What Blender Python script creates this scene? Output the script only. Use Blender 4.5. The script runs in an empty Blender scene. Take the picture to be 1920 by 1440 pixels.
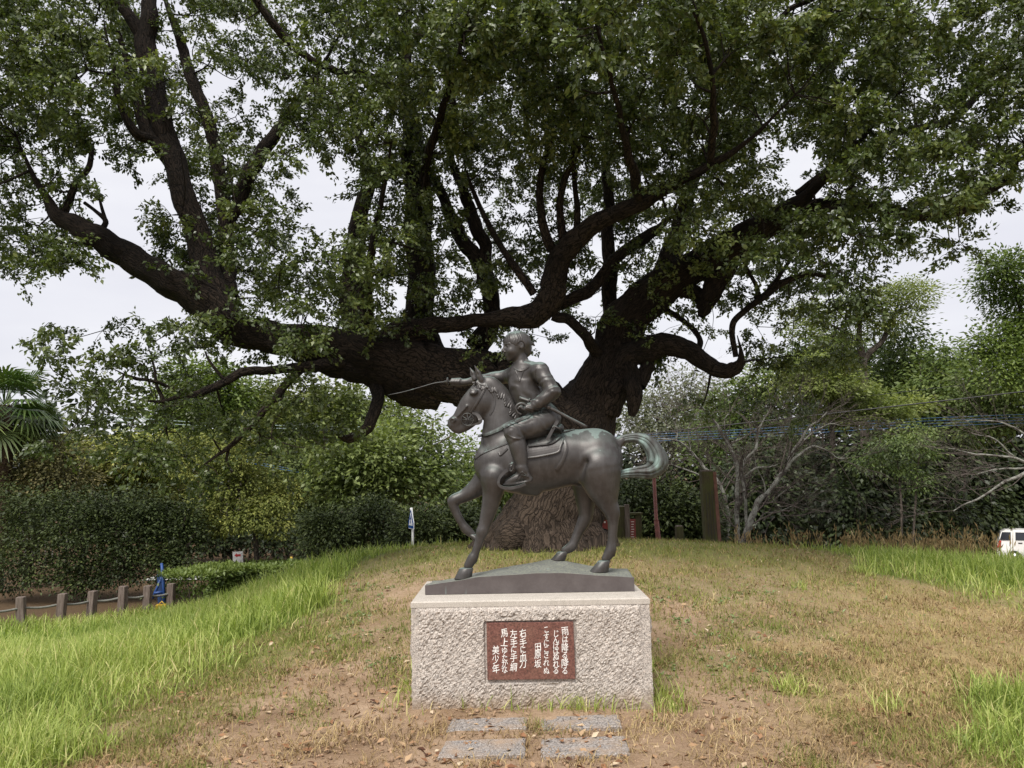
import bpy, bmesh, math, random
import numpy as np
from mathutils import Vector, Matrix
from mathutils.bvhtree import BVHTree

R = math.radians
rng = np.random.default_rng(7)
scene = bpy.context.scene
col = scene.collection

# ------------------------------------------------------------------ camera
EYE = np.array([0.0, 0.0, 1.5])
PITCH, ROLL, FOC = R(5.93), R(1.0), 1493.0        # focal length in photo pixels (1920 wide)
cam = bpy.data.objects.new('camera', bpy.data.cameras.new('camera'))
cam.data.sensor_width = 36.0
cam.data.lens = 36.0 * FOC / 1920.0
cam.data.clip_start = 0.05
cam.data.clip_end = 2000.0
cam.matrix_world = Matrix.Translation(EYE) @ Matrix.Rotation(R(90) + PITCH, 4, 'X') @ Matrix.Rotation(-ROLL, 4, 'Z')
col.objects.link(cam)
scene.camera = cam

# ------------------------------------------------------------------ sky, sun, exposure
SUN_EL, SUN_AZ = R(54), R(200)        # azimuth measured clockwise from +Y (behind the camera, a little left)
world = bpy.data.worlds.new('World')
scene.world = world
world.use_nodes = True
wn, wl = world.node_tree.nodes, world.node_tree.links
wn.clear()
w_out = wn.new('ShaderNodeOutputWorld')
w_bg = wn.new('ShaderNodeBackground')
w_sky = wn.new('ShaderNodeTexSky')
w_sky.sky_type = 'NISHITA'
w_sky.sun_disc = False
w_sky.sun_elevation = SUN_EL
w_sky.sun_rotation = SUN_AZ
w_sky.dust_density = 3.0
w_tc = wn.new('ShaderNodeTexCoord')
w_map = wn.new('ShaderNodeMapping')
w_map.inputs['Scale'].default_value = (1.0, 1.0, 3.2)
w_noise = wn.new('ShaderNodeTexNoise')
w_noise.inputs['Scale'].default_value = 2.3
w_noise.inputs['Detail'].default_value = 7
w_noise.inputs['Roughness'].default_value = 0.5
w_ramp = wn.new('ShaderNodeValToRGB')
w_ramp.color_ramp.elements[0].position = 0.34
w_ramp.color_ramp.elements[0].color = (6.3, 6.3, 6.9, 1)
w_ramp.color_ramp.elements[1].position = 0.66
w_ramp.color_ramp.elements[1].color = (7.6, 7.6, 7.9, 1)
w_mix = wn.new('ShaderNodeMixRGB')
w_mix.inputs[0].default_value = 0.93           # a closed layer of cloud with a little sky colour through it
wl.new(w_tc.outputs['Generated'], w_map.inputs['Vector'])
wl.new(w_map.outputs['Vector'], w_noise.inputs['Vector'])
wl.new(w_noise.outputs['Fac'], w_ramp.inputs['Fac'])
wl.new(w_sky.outputs['Color'], w_mix.inputs[1])
wl.new(w_ramp.outputs['Color'], w_mix.inputs[2])
wl.new(w_mix.outputs['Color'], w_bg.inputs['Color'])
w_bg.inputs['Strength'].default_value = 0.070
wl.new(w_bg.outputs['Background'], w_out.inputs['Surface'])

sun = bpy.data.objects.new('sun', bpy.data.lights.new('sun', 'SUN'))
sun.data.energy = 2.6
sun.data.angle = R(30)
sun.data.color = (1.0, 0.96, 0.9)
sd = Vector((math.sin(SUN_AZ) * math.cos(SUN_EL), math.cos(SUN_AZ) * math.cos(SUN_EL), math.sin(SUN_EL)))
sun.rotation_euler = sd.to_track_quat('Z', 'Y').to_euler()
col.objects.link(sun)

scene.view_settings.view_transform = 'Standard'
scene.view_settings.look = 'None'
scene.view_settings.gamma = 1.0
scene.view_settings.use_curve_mapping = False
scene.view_settings.exposure = 0.9
scene.render.engine = 'CYCLES'
scene.cycles.max_bounces = 6
scene.cycles.diffuse_bounces = 3
scene.cycles.glossy_bounces = 2
scene.cycles.transmission_bounces = 3
scene.cycles.use_denoising = True

# ------------------------------------------------------------------ photo pixel -> place
_c, _s = math.cos(PITCH), math.sin(PITCH)
_cr, _sr = math.cos(ROLL), math.sin(ROLL)
def ray(px, py):
    dx, dy = px - 960.0, 720.0 - py
    u, v = (dx * _cr + dy * _sr) / FOC, (-dx * _sr + dy * _cr) / FOC
    return np.array([u, _c - v * _s, _s + v * _c])
def P(px, py, Y):
    """the point on the line of sight of photo pixel (px,py) that stands Y metres in front of the camera"""
    d = ray(px, py)
    return EYE + d * (Y / d[1])
def mpp(Y):
    return Y / FOC

# ------------------------------------------------------------------ materials
def nodes_of(name):
    m = bpy.data.materials.new(name)
    m.use_nodes = True
    nt = m.node_tree
    nt.nodes.clear()
    return m, nt
class NT:
    def __init__(s, name):
        s.m, s.nt = nodes_of(name)
        s.out = s.n('ShaderNodeOutputMaterial')
    def n(s, t, **kw):
        nd = s.nt.nodes.new(t)
        for k, v in kw.items():
            if k.startswith('_'):
                setattr(nd, k[1:], v)
        return nd
    def l(s, a, b):
        s.nt.links.new(a, b)
    def tex(s, kind='Object'):
        return s.n('ShaderNodeTexCoord').outputs[kind]
    def mapping(s, vec, scale=(1, 1, 1), rot=(0, 0, 0)):
        m = s.n('ShaderNodeMapping')
        m.inputs['Scale'].default_value = scale
        m.inputs['Rotation'].default_value = rot
        s.l(vec, m.inputs['Vector'])
        return m.outputs['Vector']
    def noise(s, vec, scale, detail=4, rough=0.55, dist=0.0):
        t = s.n('ShaderNodeTexNoise')
        t.inputs['Scale'].default_value = scale
        t.inputs['Detail'].default_value = detail
        t.inputs['Roughness'].default_value = rough
        t.inputs['Distortion'].default_value = dist
        s.l(vec, t.inputs['Vector'])
        return t.outputs['Fac']
    def voro(s, vec, scale, feature='F1', out='Distance', rand=1.0):
        t = s.n('ShaderNodeTexVoronoi')
        t.feature = feature
        t.inputs['Scale'].default_value = scale
        t.inputs['Randomness'].default_value = rand
        s.l(vec, t.inputs['Vector'])
        return t.outputs[out]
    def ramp(s, fac, stops, interp='LINEAR'):
        r = s.n('ShaderNodeValToRGB')
        cr = r.color_ramp
        cr.interpolation = interp
        while len(cr.elements) < len(stops):
            cr.elements.new(0.5)
        for e, (p, c) in zip(cr.elements, stops):
            e.position = p
            e.color = (c, c, c, 1) if not hasattr(c, '__len__') else (*c, 1)
        s.l(fac, r.inputs['Fac'])
        return r.outputs['Color']
    def mix(s, fac, a, b, mode='MIX'):
        m = s.n('ShaderNodeMixRGB')
        m.blend_type = mode
        for i_, (sock, v) in enumerate(zip(m.inputs, (fac, a, b))):
            if isinstance(v, bpy.types.NodeSocket):
                s.l(v, sock)
            elif hasattr(v, '__len__'):
                sock.default_value = (*v, 1)
            else:
                sock.default_value = v if i_ == 0 else (v, v, v, 1)
        return m.outputs['Color']
    def math(s, op, a, b=0.0, clamp=False):
        m = s.n('ShaderNodeMath')
        m.operation = op
        m.use_clamp = clamp
        for sock, v in zip(m.inputs, (a, b)):
            if isinstance(v, bpy.types.NodeSocket):
                s.l(v, sock)
            else:
                sock.default_value = v
        return m.outputs['Value']
    def attr(s, name, out='Fac'):
        a = s.n('ShaderNodeAttribute')
        a.attribute_name = name
        return a.outputs[out]
    def bump(s, h, strength=0.5, dist=0.01):
        b = s.n('ShaderNodeBump')
        b.inputs['Strength'].default_value = strength
        b.inputs['Distance'].default_value = dist
        s.l(h, b.inputs['Height'])
        return b.outputs['Normal']
    def bsdf(s, color, rough=0.7, metal=0.0, normal=None, spec=0.5, trans=None, coat=0.0):
        p = s.n('ShaderNodeBsdfPrincipled')
        for nm, v in (('Base Color', color), ('Roughness', rough), ('Metallic', metal)):
            sock = p.inputs[nm]
            if isinstance(v, bpy.types.NodeSocket):
                s.l(v, sock)
            elif hasattr(v, '__len__'):
                sock.default_value = (*v, 1)
            else:
                sock.default_value = v
        p.inputs['Specular IOR Level'].default_value = spec
        p.inputs['Coat Weight'].default_value = coat
        if normal is not None:
            s.l(normal, p.inputs['Normal'])
        res = p.outputs['BSDF']
        if trans is not None:
            t = s.n('ShaderNodeBsdfTranslucent')
            tc, tf = trans
            if isinstance(tc, bpy.types.NodeSocket):
                s.l(tc, t.inputs['Color'])
            else:
                t.inputs['Color'].default_value = (*tc, 1)
            mx = s.n('ShaderNodeMixShader')
            mx.inputs[0].default_value = tf
            s.l(res, mx.inputs[1])
            s.l(t.outputs['BSDF'], mx.inputs[2])
            res = mx.outputs['Shader']
        s.l(res, s.out.inputs['Surface'])
        return s.m

def m_plain(name, c, rough=0.6, metal=0.0, var=0.25, scale=9.0, bump=0.0):
    t = NT(name)
    v = t.tex('Object')
    n = t.noise(v, scale, 5)
    lo = tuple(x * (1 - var) for x in c)
    hi = tuple(min(1, x * (1 + var)) for x in c)
    cc = t.ramp(n, [(0.3, lo), (0.7, hi)])
    nm = t.bump(t.noise(v, scale * 6, 4), bump, 0.01) if bump else None
    return t.bsdf(cc, rough, metal, nm)

def m_leaf(name, dark, mid, light, rough=0.45, trans=0.3, spec=0.5, patch=1.2):
    """leaf colour: each leaf its own tone, with slow patches of younger growth"""
    t = NT(name)
    a = t.attr('tone')
    v = t.tex('Object')
    n = t.noise(v, patch, 2)
    f = t.math('ADD', t.math('MULTIPLY', a, 0.65), t.math('MULTIPLY', n, 0.45))
    c = t.ramp(f, [(0.18, dark), (0.5, mid), (0.9, light)])
    tc = t.mix(1.0, c, (1.15, 1.2, 0.6), 'MULTIPLY')
    return t.bsdf(c, rough, 0.0, None, spec, (tc, trans))

def m_bark(name, dark, light, moss=None, scale=14.0, strength=0.9, lichen=None, stretch=0.14, mossy=0.8, low=None):
    """bark with long broken fissures that run along each limb (u round, v along)"""
    t = NT(name)
    uv = t.n('ShaderNodeUVMap').outputs['UV']
    warp = t.n('ShaderNodeVectorMath'); warp.operation = 'ADD'
    wob = t.n('ShaderNodeTexNoise'); wob.inputs['Scale'].default_value = 7.0; wob.inputs['Detail'].default_value = 3
    t.l(uv, wob.inputs['Vector'])
    sc = t.n('ShaderNodeVectorMath'); sc.operation = 'SCALE'; sc.inputs['Scale'].default_value = 0.10
    t.l(wob.outputs['Color'], sc.inputs[0])
    t.l(uv, warp.inputs[0]); t.l(sc.outputs['Vector'], warp.inputs[1])
    v1 = t.mapping(warp.outputs['Vector'], (1.0, stretch, 1.0))
    vo = t.voro(v1, scale, 'DISTANCE_TO_EDGE')
    nz = t.noise(v1, scale * 1.3, 8, 0.7, 0.4)
    n2 = t.noise(t.mapping(uv, (1.0, 0.5, 1.0)), scale * 2.2, 5, 0.7)
    fis = t.math('MULTIPLY', t.ramp(vo, [(0.0, 0.5), (0.12, 1.0)]), t.math('ADD', t.math('MULTIPLY', nz, .75), t.math('MULTIPLY', n2, .45)))
    c = t.ramp(fis, [(0.36, dark), (0.56, tuple(a * .5 + b * .5 for a, b in zip(dark, light))), (0.72, light)])
    big = t.noise(t.tex('Object'), 1.3, 6, 0.65)
    c = t.mix(t.ramp(big, [(0.42, 0.0), (0.66, 0.75)]), c, tuple(x * 0.8 for x in dark))
    if lichen:
        ln = t.noise(t.tex('Object'), 5.5, 6, 0.75)
        c = t.mix(t.ramp(ln, [(0.42, 0.0), (0.55, 0.85)]), c, lichen)
    if moss:
        g = t.n('ShaderNodeNewGeometry')
        sx = t.n('ShaderNodeSeparateXYZ')
        t.l(g.outputs['Normal'], sx.inputs[0])
        up = t.math('ADD', sx.outputs['Z'], t.math('MULTIPLY', t.noise(t.tex('Object'), 3.0, 6, 0.75), 1.4))
        c = t.mix(t.ramp(up, [(1.05, 0.0), (1.6, mossy)]), c, moss)
    if low:      # bark colour grows paler towards the foot of the trunk
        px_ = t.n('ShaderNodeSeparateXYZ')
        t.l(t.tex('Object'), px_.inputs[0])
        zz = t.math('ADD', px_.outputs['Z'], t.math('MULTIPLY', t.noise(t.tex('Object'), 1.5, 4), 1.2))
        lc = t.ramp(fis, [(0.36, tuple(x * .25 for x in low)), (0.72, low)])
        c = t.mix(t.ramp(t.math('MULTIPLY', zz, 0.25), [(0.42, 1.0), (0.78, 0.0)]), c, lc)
    nm = t.bump(fis, strength, 0.045)
    return t.bsdf(c, 0.92, 0.0, nm, 0.2)

# ------------------------------------------------------------------ mesh helpers
def new_mesh(name, verts, faces, mat=None, smooth=False, parent=None, link=True):
    me = bpy.data.meshes.new(name)
    verts = np.asarray(verts, dtype=np.float32).reshape(-1, 3)
    if isinstance(faces, np.ndarray):
        n, k = faces.shape
        me.vertices.add(len(verts))
        me.vertices.foreach_set('co', verts.ravel())
        me.loops.add(n * k)
        me.loops.foreach_set('vertex_index', faces.astype(np.int32).ravel())
        me.polygons.add(n)
        me.polygons.foreach_set('loop_start', np.arange(0, n * k, k, dtype=np.int32))
        me.polygons.foreach_set('loop_total', np.full(n, k, dtype=np.int32))
        if smooth:
            me.polygons.foreach_set('use_smooth', np.ones(n, dtype=bool))
        me.update(calc_edges=True)
        me.validate()
    else:
        me.from_pydata([tuple(map(float, v)) for v in verts], [], faces)
        if smooth:
            for p in me.polygons:
                p.use_smooth = True
        me.update()
    if mat:
        me.materials.append(mat)
    o = bpy.data.objects.new(name, me)
    col.objects.link(o)
    if parent is not None:
        o.parent = parent
        o.matrix_parent_inverse = Matrix.Identity(4)
        o.location = -Vector(world_loc(parent))
    return o

def world_loc(o):
    l = Vector(o.location)
    while o.parent is not None:
        o = o.parent
        l = l + Vector(o.location)
    return l

def set_attr(o, name, vals):
    a = o.data.attributes.new(name, 'FLOAT', 'POINT')
    a.data.foreach_set('value', np.asarray(vals, dtype=np.float32))

def tag(o, label=None, cat=None, group=None, kind=None):
    if label: o['label'] = label
    if cat: o['category'] = cat
    if group: o['group'] = group
    if kind: o['kind'] = kind
    return o

def thing(name, loc, label, cat, group=None):
    o = bpy.data.objects.new(name, None)
    o.empty_display_size = 0.1
    o.location = Vector([float(x) for x in loc])
    col.objects.link(o)
    return tag(o, label, cat, group)

class MB:
    """collects boxes, tubes and sheets, in world coordinates, into one mesh"""
    def __init__(s):
        s.v, s.f = [], []
    def add(s, verts, faces):
        b = len(s.v)
        s.v += [tuple(map(float, p)) for p in verts]
        s.f += [tuple(i + b for i in f) for f in faces]
        return s
    def box(s, c, size, rz=0.0, taper=1.0, lean=(0, 0)):
        hx, hy, hz = [q / 2 for q in size]
        vs = []
        for z, k in ((-hz, 1.0), (hz, taper)):
            for x, y in ((-hx, -hy), (hx, -hy), (hx, hy), (-hx, hy)):
                X, Y = x * k, y * k
                vs.append((c[0] + X * math.cos(rz) - Y * math.sin(rz) + (lean[0] if z > 0 else 0),
                           c[1] + X * math.sin(rz) + Y * math.cos(rz) + (lean[1] if z > 0 else 0), c[2] + z))
        return s.add(vs, [(0, 3, 2, 1), (4, 5, 6, 7), (0, 1, 5, 4), (1, 2, 6, 5), (2, 3, 7, 6), (3, 0, 4, 7)])
    def tube(s, pts, rad, n=8, flat=None):
        v, f = tube_np(pts, rad, n)
        return s.add(v, [tuple(q) for q in f] + [tuple(range(n - 1, -1, -1)), tuple(range(len(v) - n, len(v)))])
    def build(s, name, mat, parent=None, smooth=False, bevel=0.0):
        o = new_mesh(name, s.v, s.f, mat, smooth, parent)
        if bevel:
            bm = bmesh.new()
            bm.from_mesh(o.data)
            bmesh.ops.bevel(bm, geom=bm.edges[:], offset=bevel, segments=2, affect='EDGES', profile=0.6)
            bm.to_mesh(o.data)
            bm.free()
        return o

def catmull(pts, per=6):
    pts = np.asarray(pts, float)
    if len(pts) < 3:
        t = np.linspace(0, 1, per + 1)[:, None]
        return pts[0] * (1 - t) + pts[-1] * t
    p = np.vstack([2 * pts[0] - pts[1], pts, 2 * pts[-1] - pts[-2]])
    out = []
    t = np.linspace(0, 1, per, endpoint=False)[:, None]
    for i in range(1, len(p) - 2):
        a, b, c, d = p[i - 1], p[i], p[i + 1], p[i + 2]
        out.append(0.5 * (2 * b + (c - a) * t + (2 * a - 5 * b + 4 * c - d) * t ** 2 + (3 * b - a - 3 * c + d) * t ** 3))
    out.append(pts[-1:])
    return np.vstack(out)

def frames(pts):
    pts = np.asarray(pts, float)
    tan = np.gradient(pts, axis=0)
    tan /= np.linalg.norm(tan, axis=1)[:, None] + 1e-9
    n = np.zeros_like(pts)
    ref = np.array([0, 0, 1.0]) if abs(tan[0, 2]) < 0.9 else np.array([1.0, 0, 0])
    cur = ref - tan[0] * np.dot(ref, tan[0])
    cur /= np.linalg.norm(cur)
    for i in range(len(pts)):
        cur = cur - tan[i] * np.dot(cur, tan[i])
        cur /= np.linalg.norm(cur) + 1e-9
        n[i] = cur
    return tan, n, np.cross(tan, n)

def tube_np(pts, rad, n=8):
    pts = np.asarray(pts, float)
    rad = np.broadcast_to(np.asarray(rad, float), (len(pts),))
    tan, a, b = frames(pts)
    ang = np.linspace(0, 2 * np.pi, n, endpoint=False)
    ring = np.cos(ang)[None, :, None] * a[:, None, :] + np.sin(ang)[None, :, None] * b[:, None, :]
    v = pts[:, None, :] + ring * rad[:, None, None]
    k = len(pts)
    i = np.arange(k - 1)[:, None] * n
    j = np.arange(n)[None, :]
    j2 = (j + 1) % n
    f = np.stack([i + j, i + j2, i + n + j2, i + n + j], -1).reshape(-1, 4)
    return v.reshape(-1, 3), f

def wobble(p, seed=0, amp=1.0, scale=1.0):
    """cheap smooth 3-d noise made of sines, vectorised"""
    r = np.random.default_rng(seed)
    out = np.zeros(len(p))
    for o in range(5):
        k = r.normal(size=(3,)) * scale * (1.7 ** o)
        out += np.sin(p @ k + r.uniform(0, 6.28)) / (1.5 ** o)
    return out * amp * 0.5
# ================================================================== GROUND
# (photo x, photo y, metres in front) of points read off the mound, or plain (x, y, z)
gp = []
for Y, z in ((-6, -.1), (0, -.04), (3, -.02), (4.2, 0), (5.1, 0), (6, .10), (7, .22), (8, .33), (9.5, .42), (11, .44),
             (12.3, .36), (14, .02), (18, -1.0), (25, -1.9), (40, -3.4)):
    gp.append((0.35, Y, z))
for px, py, Y in ((1500, 1440, 4.25), (1500, 1310, 5.2), (1500, 1200, 6.7), (1500, 1100, 9.0), (1500, 1027, 12.0),
                  (1250, 1335, 5.05), (1250, 1180, 7.0), (1250, 1100, 8.3), (1250, 1014, 11.6),
                  (1920, 1440, 4.4), (1920, 1250, 6.3), (1920, 1142, 9.2), (1920, 1064, 13.0), (1700, 1050, 12.6),
                  (700, 1335, 5.05), (700, 1250, 6.0), (700, 1150, 7.6), (700, 1090, 9.0), (700, 1037, 11.6),
                  (0, 1440, 4.6), (0, 1300, 6.9), (0, 1212, 13.2), (340, 1440, 4.35), (340, 1250, 6.8), (340, 1163, 12.5),
                  (500, 1340, 5.2), (500, 1180, 8.0), (520, 1101, 12.3), (600, 1063, 12.0), (850, 1022, 11.6), (170, 1228, 10.5)):
    p = P(px, py, Y)
    gp.append(tuple(p))
for x, y, z in ((-10, 15.2, -1.28), (-7.5, 17.5, -1.42), (-14, 20, -1.5), (-7, 24.5, -1.5), (-12, 30, -1.6), (-3, 20, -1.35), (-2.5, 26, -1.6),
                (5, 15.5, -.9), (9, 17, -1.6), (14, 14, -.9), (8, 25, -2.6), (16, 25, -3.0), (25, 40, -3.7), (12, 40, -3.5), (25, 20, -2.6), (-20, 15, -1.4),
                (-25, 40, -2.2), (-10, 2, -.3), (-10, 8, -.6), (10, 2, -.15), (10, 7, -.12), (-20, -5, -.5), (20, -5, -.3), (20, 8, -.6), (-20, 5, -.8),
                (-8, 45, -2.6), (0, 60, -3.6), (40, 60, -4), (-40, 60, -3), (40, 10, -2.5), (-40, 10, -2)):
    gp.append((x, y, z))
gp = np.array(gp)
def _tps(r2):
    return np.where(r2 > 1e-9, 0.5 * r2 * np.log(np.maximum(r2, 1e-9)), 0.0)
_n = len(gp)
_K = _tps(((gp[:, None, :2] - gp[None, :, :2]) ** 2).sum(-1)) + np.eye(_n) * 0.35
_Q = np.hstack([np.ones((_n, 1)), gp[:, :2]])
_A = np.block([[_K, _Q], [_Q.T, np.zeros((3, 3))]])
_W = np.linalg.solve(_A, np.concatenate([gp[:, 2], np.zeros(3)]))
def gz(x, y):
    x = np.atleast_1d(np.asarray(x, float)); y = np.atleast_1d(np.asarray(y, float))
    out = np.empty(len(x))
    for i in range(0, len(x), 20000):
        q = np.stack([x[i:i + 20000], y[i:i + 20000]], 1)
        K = _tps(((q[:, None, :] - gp[None, :, :2]) ** 2).sum(-1))
        out[i:i + 20000] = K @ _W[:_n] + _W[_n] + q @ _W[_n + 1:]
    far = np.clip((np.hypot(x, y - 15) - 38) / 20, 0, 1)
    far = far * far * (3 - 2 * far)
    z = np.clip(out, -4.2, 0.6) * (1 - far) + (-3.6) * far
    return z
def gz1(x, y):
    return float(gz(x, y)[0])
def G(px, py):
    """where the line of sight of a photo pixel meets the ground"""
    d = ray(px, py)
    ts = np.linspace(2.5, 40, 1500)
    pts = EYE + ts[:, None] * d
    below = pts[:, 2] < gz(pts[:, 0], pts[:, 1])
    if not below.any():
        return pts[-1]
    i = max(int(np.argmax(below)), 1)
    return pts[i]

# what grows where: lush tall grass, short green grass, dry straw; the rest is bare trodden earth
cover_px = [  # px, py, lush, green, straw
    (40, 1200, 1, .6, 0), (200, 1180, 1, .6, 0), (350, 1150, 1, .6, 0), (480, 1110, 1, .6, 0), (560, 1085, 1, .6, 0), (60, 1260, 1, .5, 0), (250, 1240, 1, .5, .05),
    (430, 1190, 1, .6, 0), (560, 1140, .95, .6, .05), (620, 1080, .8, .6, .1), (640, 1055, .6, .7, .1), (60, 1330, .8, .7, .15), (60, 1420, .75, .6, .2), (130, 1400, .45, .6, .3),
    (200, 1300, .4, .8, .3), (330, 1270, .35, .8, .3), (430, 1240, .35, .8, .25), (520, 1210, .2, .8, .3), (600, 1190, .2, .7, .3), (640, 1140, .25, .6, .25),
    (250, 1370, .1, .5, .4), (380, 1330, .05, .5, .35), (300, 1430, 0, .15, .3), (450, 1400, 0, .02, .15), (600, 1400, 0, 0, .05), (700, 1420, 0, 0, .06), (560, 1320, 0, .1, .1),
    (680, 1330, 0, .02, .08), (620, 1270, 0, .2, .2), (700, 1260, 0, .25, .15), (730, 1200, 0, .45, .15), (680, 1180, 0, .4, .15), (700, 1120, 0, .4, .2), (740, 1080, 0, .5, .25),
    (660, 1100, .15, .5, .3), (700, 1060, .1, .7, .3), (800, 1045, .05, .75, .35), (760, 1120, 0, .25, .25), (850, 1030, .05, .8, .3), (1000, 1030, .05, .8, .3),
    (1200, 1025, .05, .85, .35), (1350, 1030, .05, .8, .45), (1450, 1040, .05, .7, .6), (1550, 1050, .1, .55, .8), (1240, 1070, 0, .5, .5), (1300, 1100, 0, .55, .2), (1400, 1100, 0, .5, .3),
    (1250, 1150, 0, .3, .2), (1300, 1200, 0, .35, .15), (1250, 1230, 0, .45, .2), (1400, 1180, 0, .5, .2), (1500, 1150, 0, .45, .4), (1400, 1250, 0, .5, .2), (1240, 1300, 0, .5, .3),
    (1320, 1290, 0, .3, .25), (1400, 1310, 0, .1, .2), (1500, 1290, .1, .4, .6), (1500, 1220, 0, .2, .7), (1600, 1150, 0, .35, .6), (1600, 1250, 0, .35, .7), (1700, 1200, 0, .3, .75),
    (1800, 1150, 0, .2, .9), (1850, 1250, .05, .3, .9), (1700, 1300, 0, .25, .9), (1600, 1340, 0, .2, .7), (1750, 1360, .1, .4, .7), (1880, 1330, .45, .6, .5), (1860, 1410, .5, .6, .4),
    (1720, 1420, .15, .4, .5), (1550, 1420, 0, .1, .4), (1400, 1400, 0, .01, .2), (1250, 1420, 0, 0, .12), (1300, 1350, 0, 0, .15), (1000, 1430, 0, 0, .10), (800, 1390, 0, 0, .08), (900, 1345, 0, .02, .12),
    (1150, 1345, 0, .02, .12), (1650, 1070, .7, .7, .3), (1750, 1060, .95, .7, .1), (1850, 1060, 1, .7, .1), (1900, 1080, 1, .6, .1), (1800, 1085, .7, .7, .2), (1900, 1120, .35, .5, .6), (1700, 1100, .15, .4, .7),
    (1600, 1080, .15, .5, .7), (1900, 1180, 0, .2, .9)]
cw = []
for px, py, a, b, c in cover_px:
    p = G(px, py)
    cw.append((p[0], p[1], a, b, c))
for x, y, a, b, c in ((-12, 16, 0, .1, .1), (-9, 19, 0, .1, .1), (-8, 22, .1, .3, .1), (-14, 13.4, .8, .6, .1), (0, 20, .1, .3, .2), (10, 18, .3, .5, .5), (0, 1, 0, 0, .08), (-8, 2, .6, .6, .2), (8, 2, .3, .4, .5), (14, 12, .8, .6, .2), (-15, 9, 1, .6, 0)):
    cw.append((x, y, a, b, c))
cw = np.array(cw)
def cover(x, y):
    x = np.asarray(x, float); y = np.asarray(y, float)
    out = np.empty((len(x), 3))
    for i in range(0, len(x), 20000):
        q = np.stack([x[i:i + 20000], y[i:i + 20000]], 1)
        # distances shrink with range so that the far patches keep their own edges
        sc = 1.0 / (0.35 + 0.09 * np.abs(cw[:, 1]))
        d2 = ((q[:, None, :] - cw[None, :, :2]) ** 2).sum(-1) * (sc ** 2)[None, :]
        w = 1.0 / (d2 + 0.02) ** 1.8
        out[i:i + 20000] = (w[:, :, None] * cw[None, :, 2:]).sum(1) / w.sum(1)[:, None]
    return out

def _axis(lo, hi, c, fine, grow):
    a = [c]; s = fine
    while a[-1] < hi:
        a.append(a[-1] + s); s *= grow
    b = [c]; s = fine
    while b[-1] > lo:
        b.append(b[-1] - s); s *= grow
    return np.array(sorted(set(b + a)))
ax = _axis(-500, 500, 0.0, 0.065, 1.034)
ay = _axis(-60, 900, 4.4, 0.055, 1.031)
GX, GY = np.meshgrid(ax, ay)
gx, gy = GX.ravel(), GY.ravel()
gzv = gz(gx, gy)
q3 = np.stack([gx, gy, gx * 0], 1)
near = np.clip(1.2 - np.hypot(gx, gy - 6) / 22, 0, 1)
gzv = gzv + near * (wobble(q3, 3, 0.012, 2.2) + wobble(q3, 4, 0.007, 9.0) + rng.normal(0, 0.0035, len(gx)))
gcov = cover(gx, gy)
nx_, ny_ = len(ax), len(ay)
ii = (np.arange(ny_ - 1)[:, None] * nx_ + np.arange(nx_ - 1)[None, :]).ravel()
gf = np.stack([ii, ii + 1, ii + 1 + nx_, ii + nx_], 1)

t = NT('earth')
v = t.tex('Object')
n1 = t.noise(v, 1.6, 8, 0.6)
n2 = t.noise(v, 14, 8, 0.7)
n3 = t.noise(v, 90, 4, 0.7)
c = t.ramp(n1, [(0.3, (.215, .142, .088)), (0.5, (.325, .227, .148)), (0.7, (.435, .318, .218))])
c = t.mix(t.ramp(n2, [(0.35, 0.0), (0.65, 0.55)]), c, (.20, .125, .075))
c = t.mix(t.ramp(n3, [(0.56, 0.0), (0.68, 0.5)]), c, (.56, .43, .29))
straw = t.mix(t.ramp(n2, [(0.3, 0.0), (0.7, 1.0)]), (.22, .16, .075), (.40, .305, .155))
green = t.mix(t.ramp(n2, [(0.3, 0.0), (0.7, 1.0)]), (.085, .105, .025), (.20, .215, .06))
lush = t.mix(t.ramp(n2, [(0.3, 0.0), (0.7, 1.0)]), (.07, .13, .02), (.16, .26, .05))
def patchy(a, lo, hi):
    k = t.math('ADD', t.attr(a), t.math('MULTIPLY', t.math('SUBTRACT', n2, 0.5), 0.9))
    return t.ramp(k, [(lo, 0.0), (hi, 1.0)])
c = t.mix(patchy('straw', 0.22, 0.75), c, straw)
c = t.mix(patchy('green', 0.35, 0.9), c, green)
c = t.mix(patchy('lush', 0.25, 0.8), c, lush)
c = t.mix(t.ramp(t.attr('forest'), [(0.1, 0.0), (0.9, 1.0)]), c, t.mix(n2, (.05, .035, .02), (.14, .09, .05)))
nm = t.bump(t.math('ADD', n2, t.math('MULTIPLY', n3, 0.5)), 0.9, 0.02)
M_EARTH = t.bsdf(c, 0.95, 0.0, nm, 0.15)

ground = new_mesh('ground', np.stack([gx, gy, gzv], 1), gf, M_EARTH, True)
tag(ground, kind='structure')
set_attr(ground, 'lush', gcov[:, 0]); set_attr(ground, 'green', gcov[:, 1]); set_attr(ground, 'straw', gcov[:, 2])
set_attr(ground, 'forest', np.clip(((gy - 14.2 - 0.35 * np.maximum(-gx - 6, 0) * 0) / 1.2), 0, 1))
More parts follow.
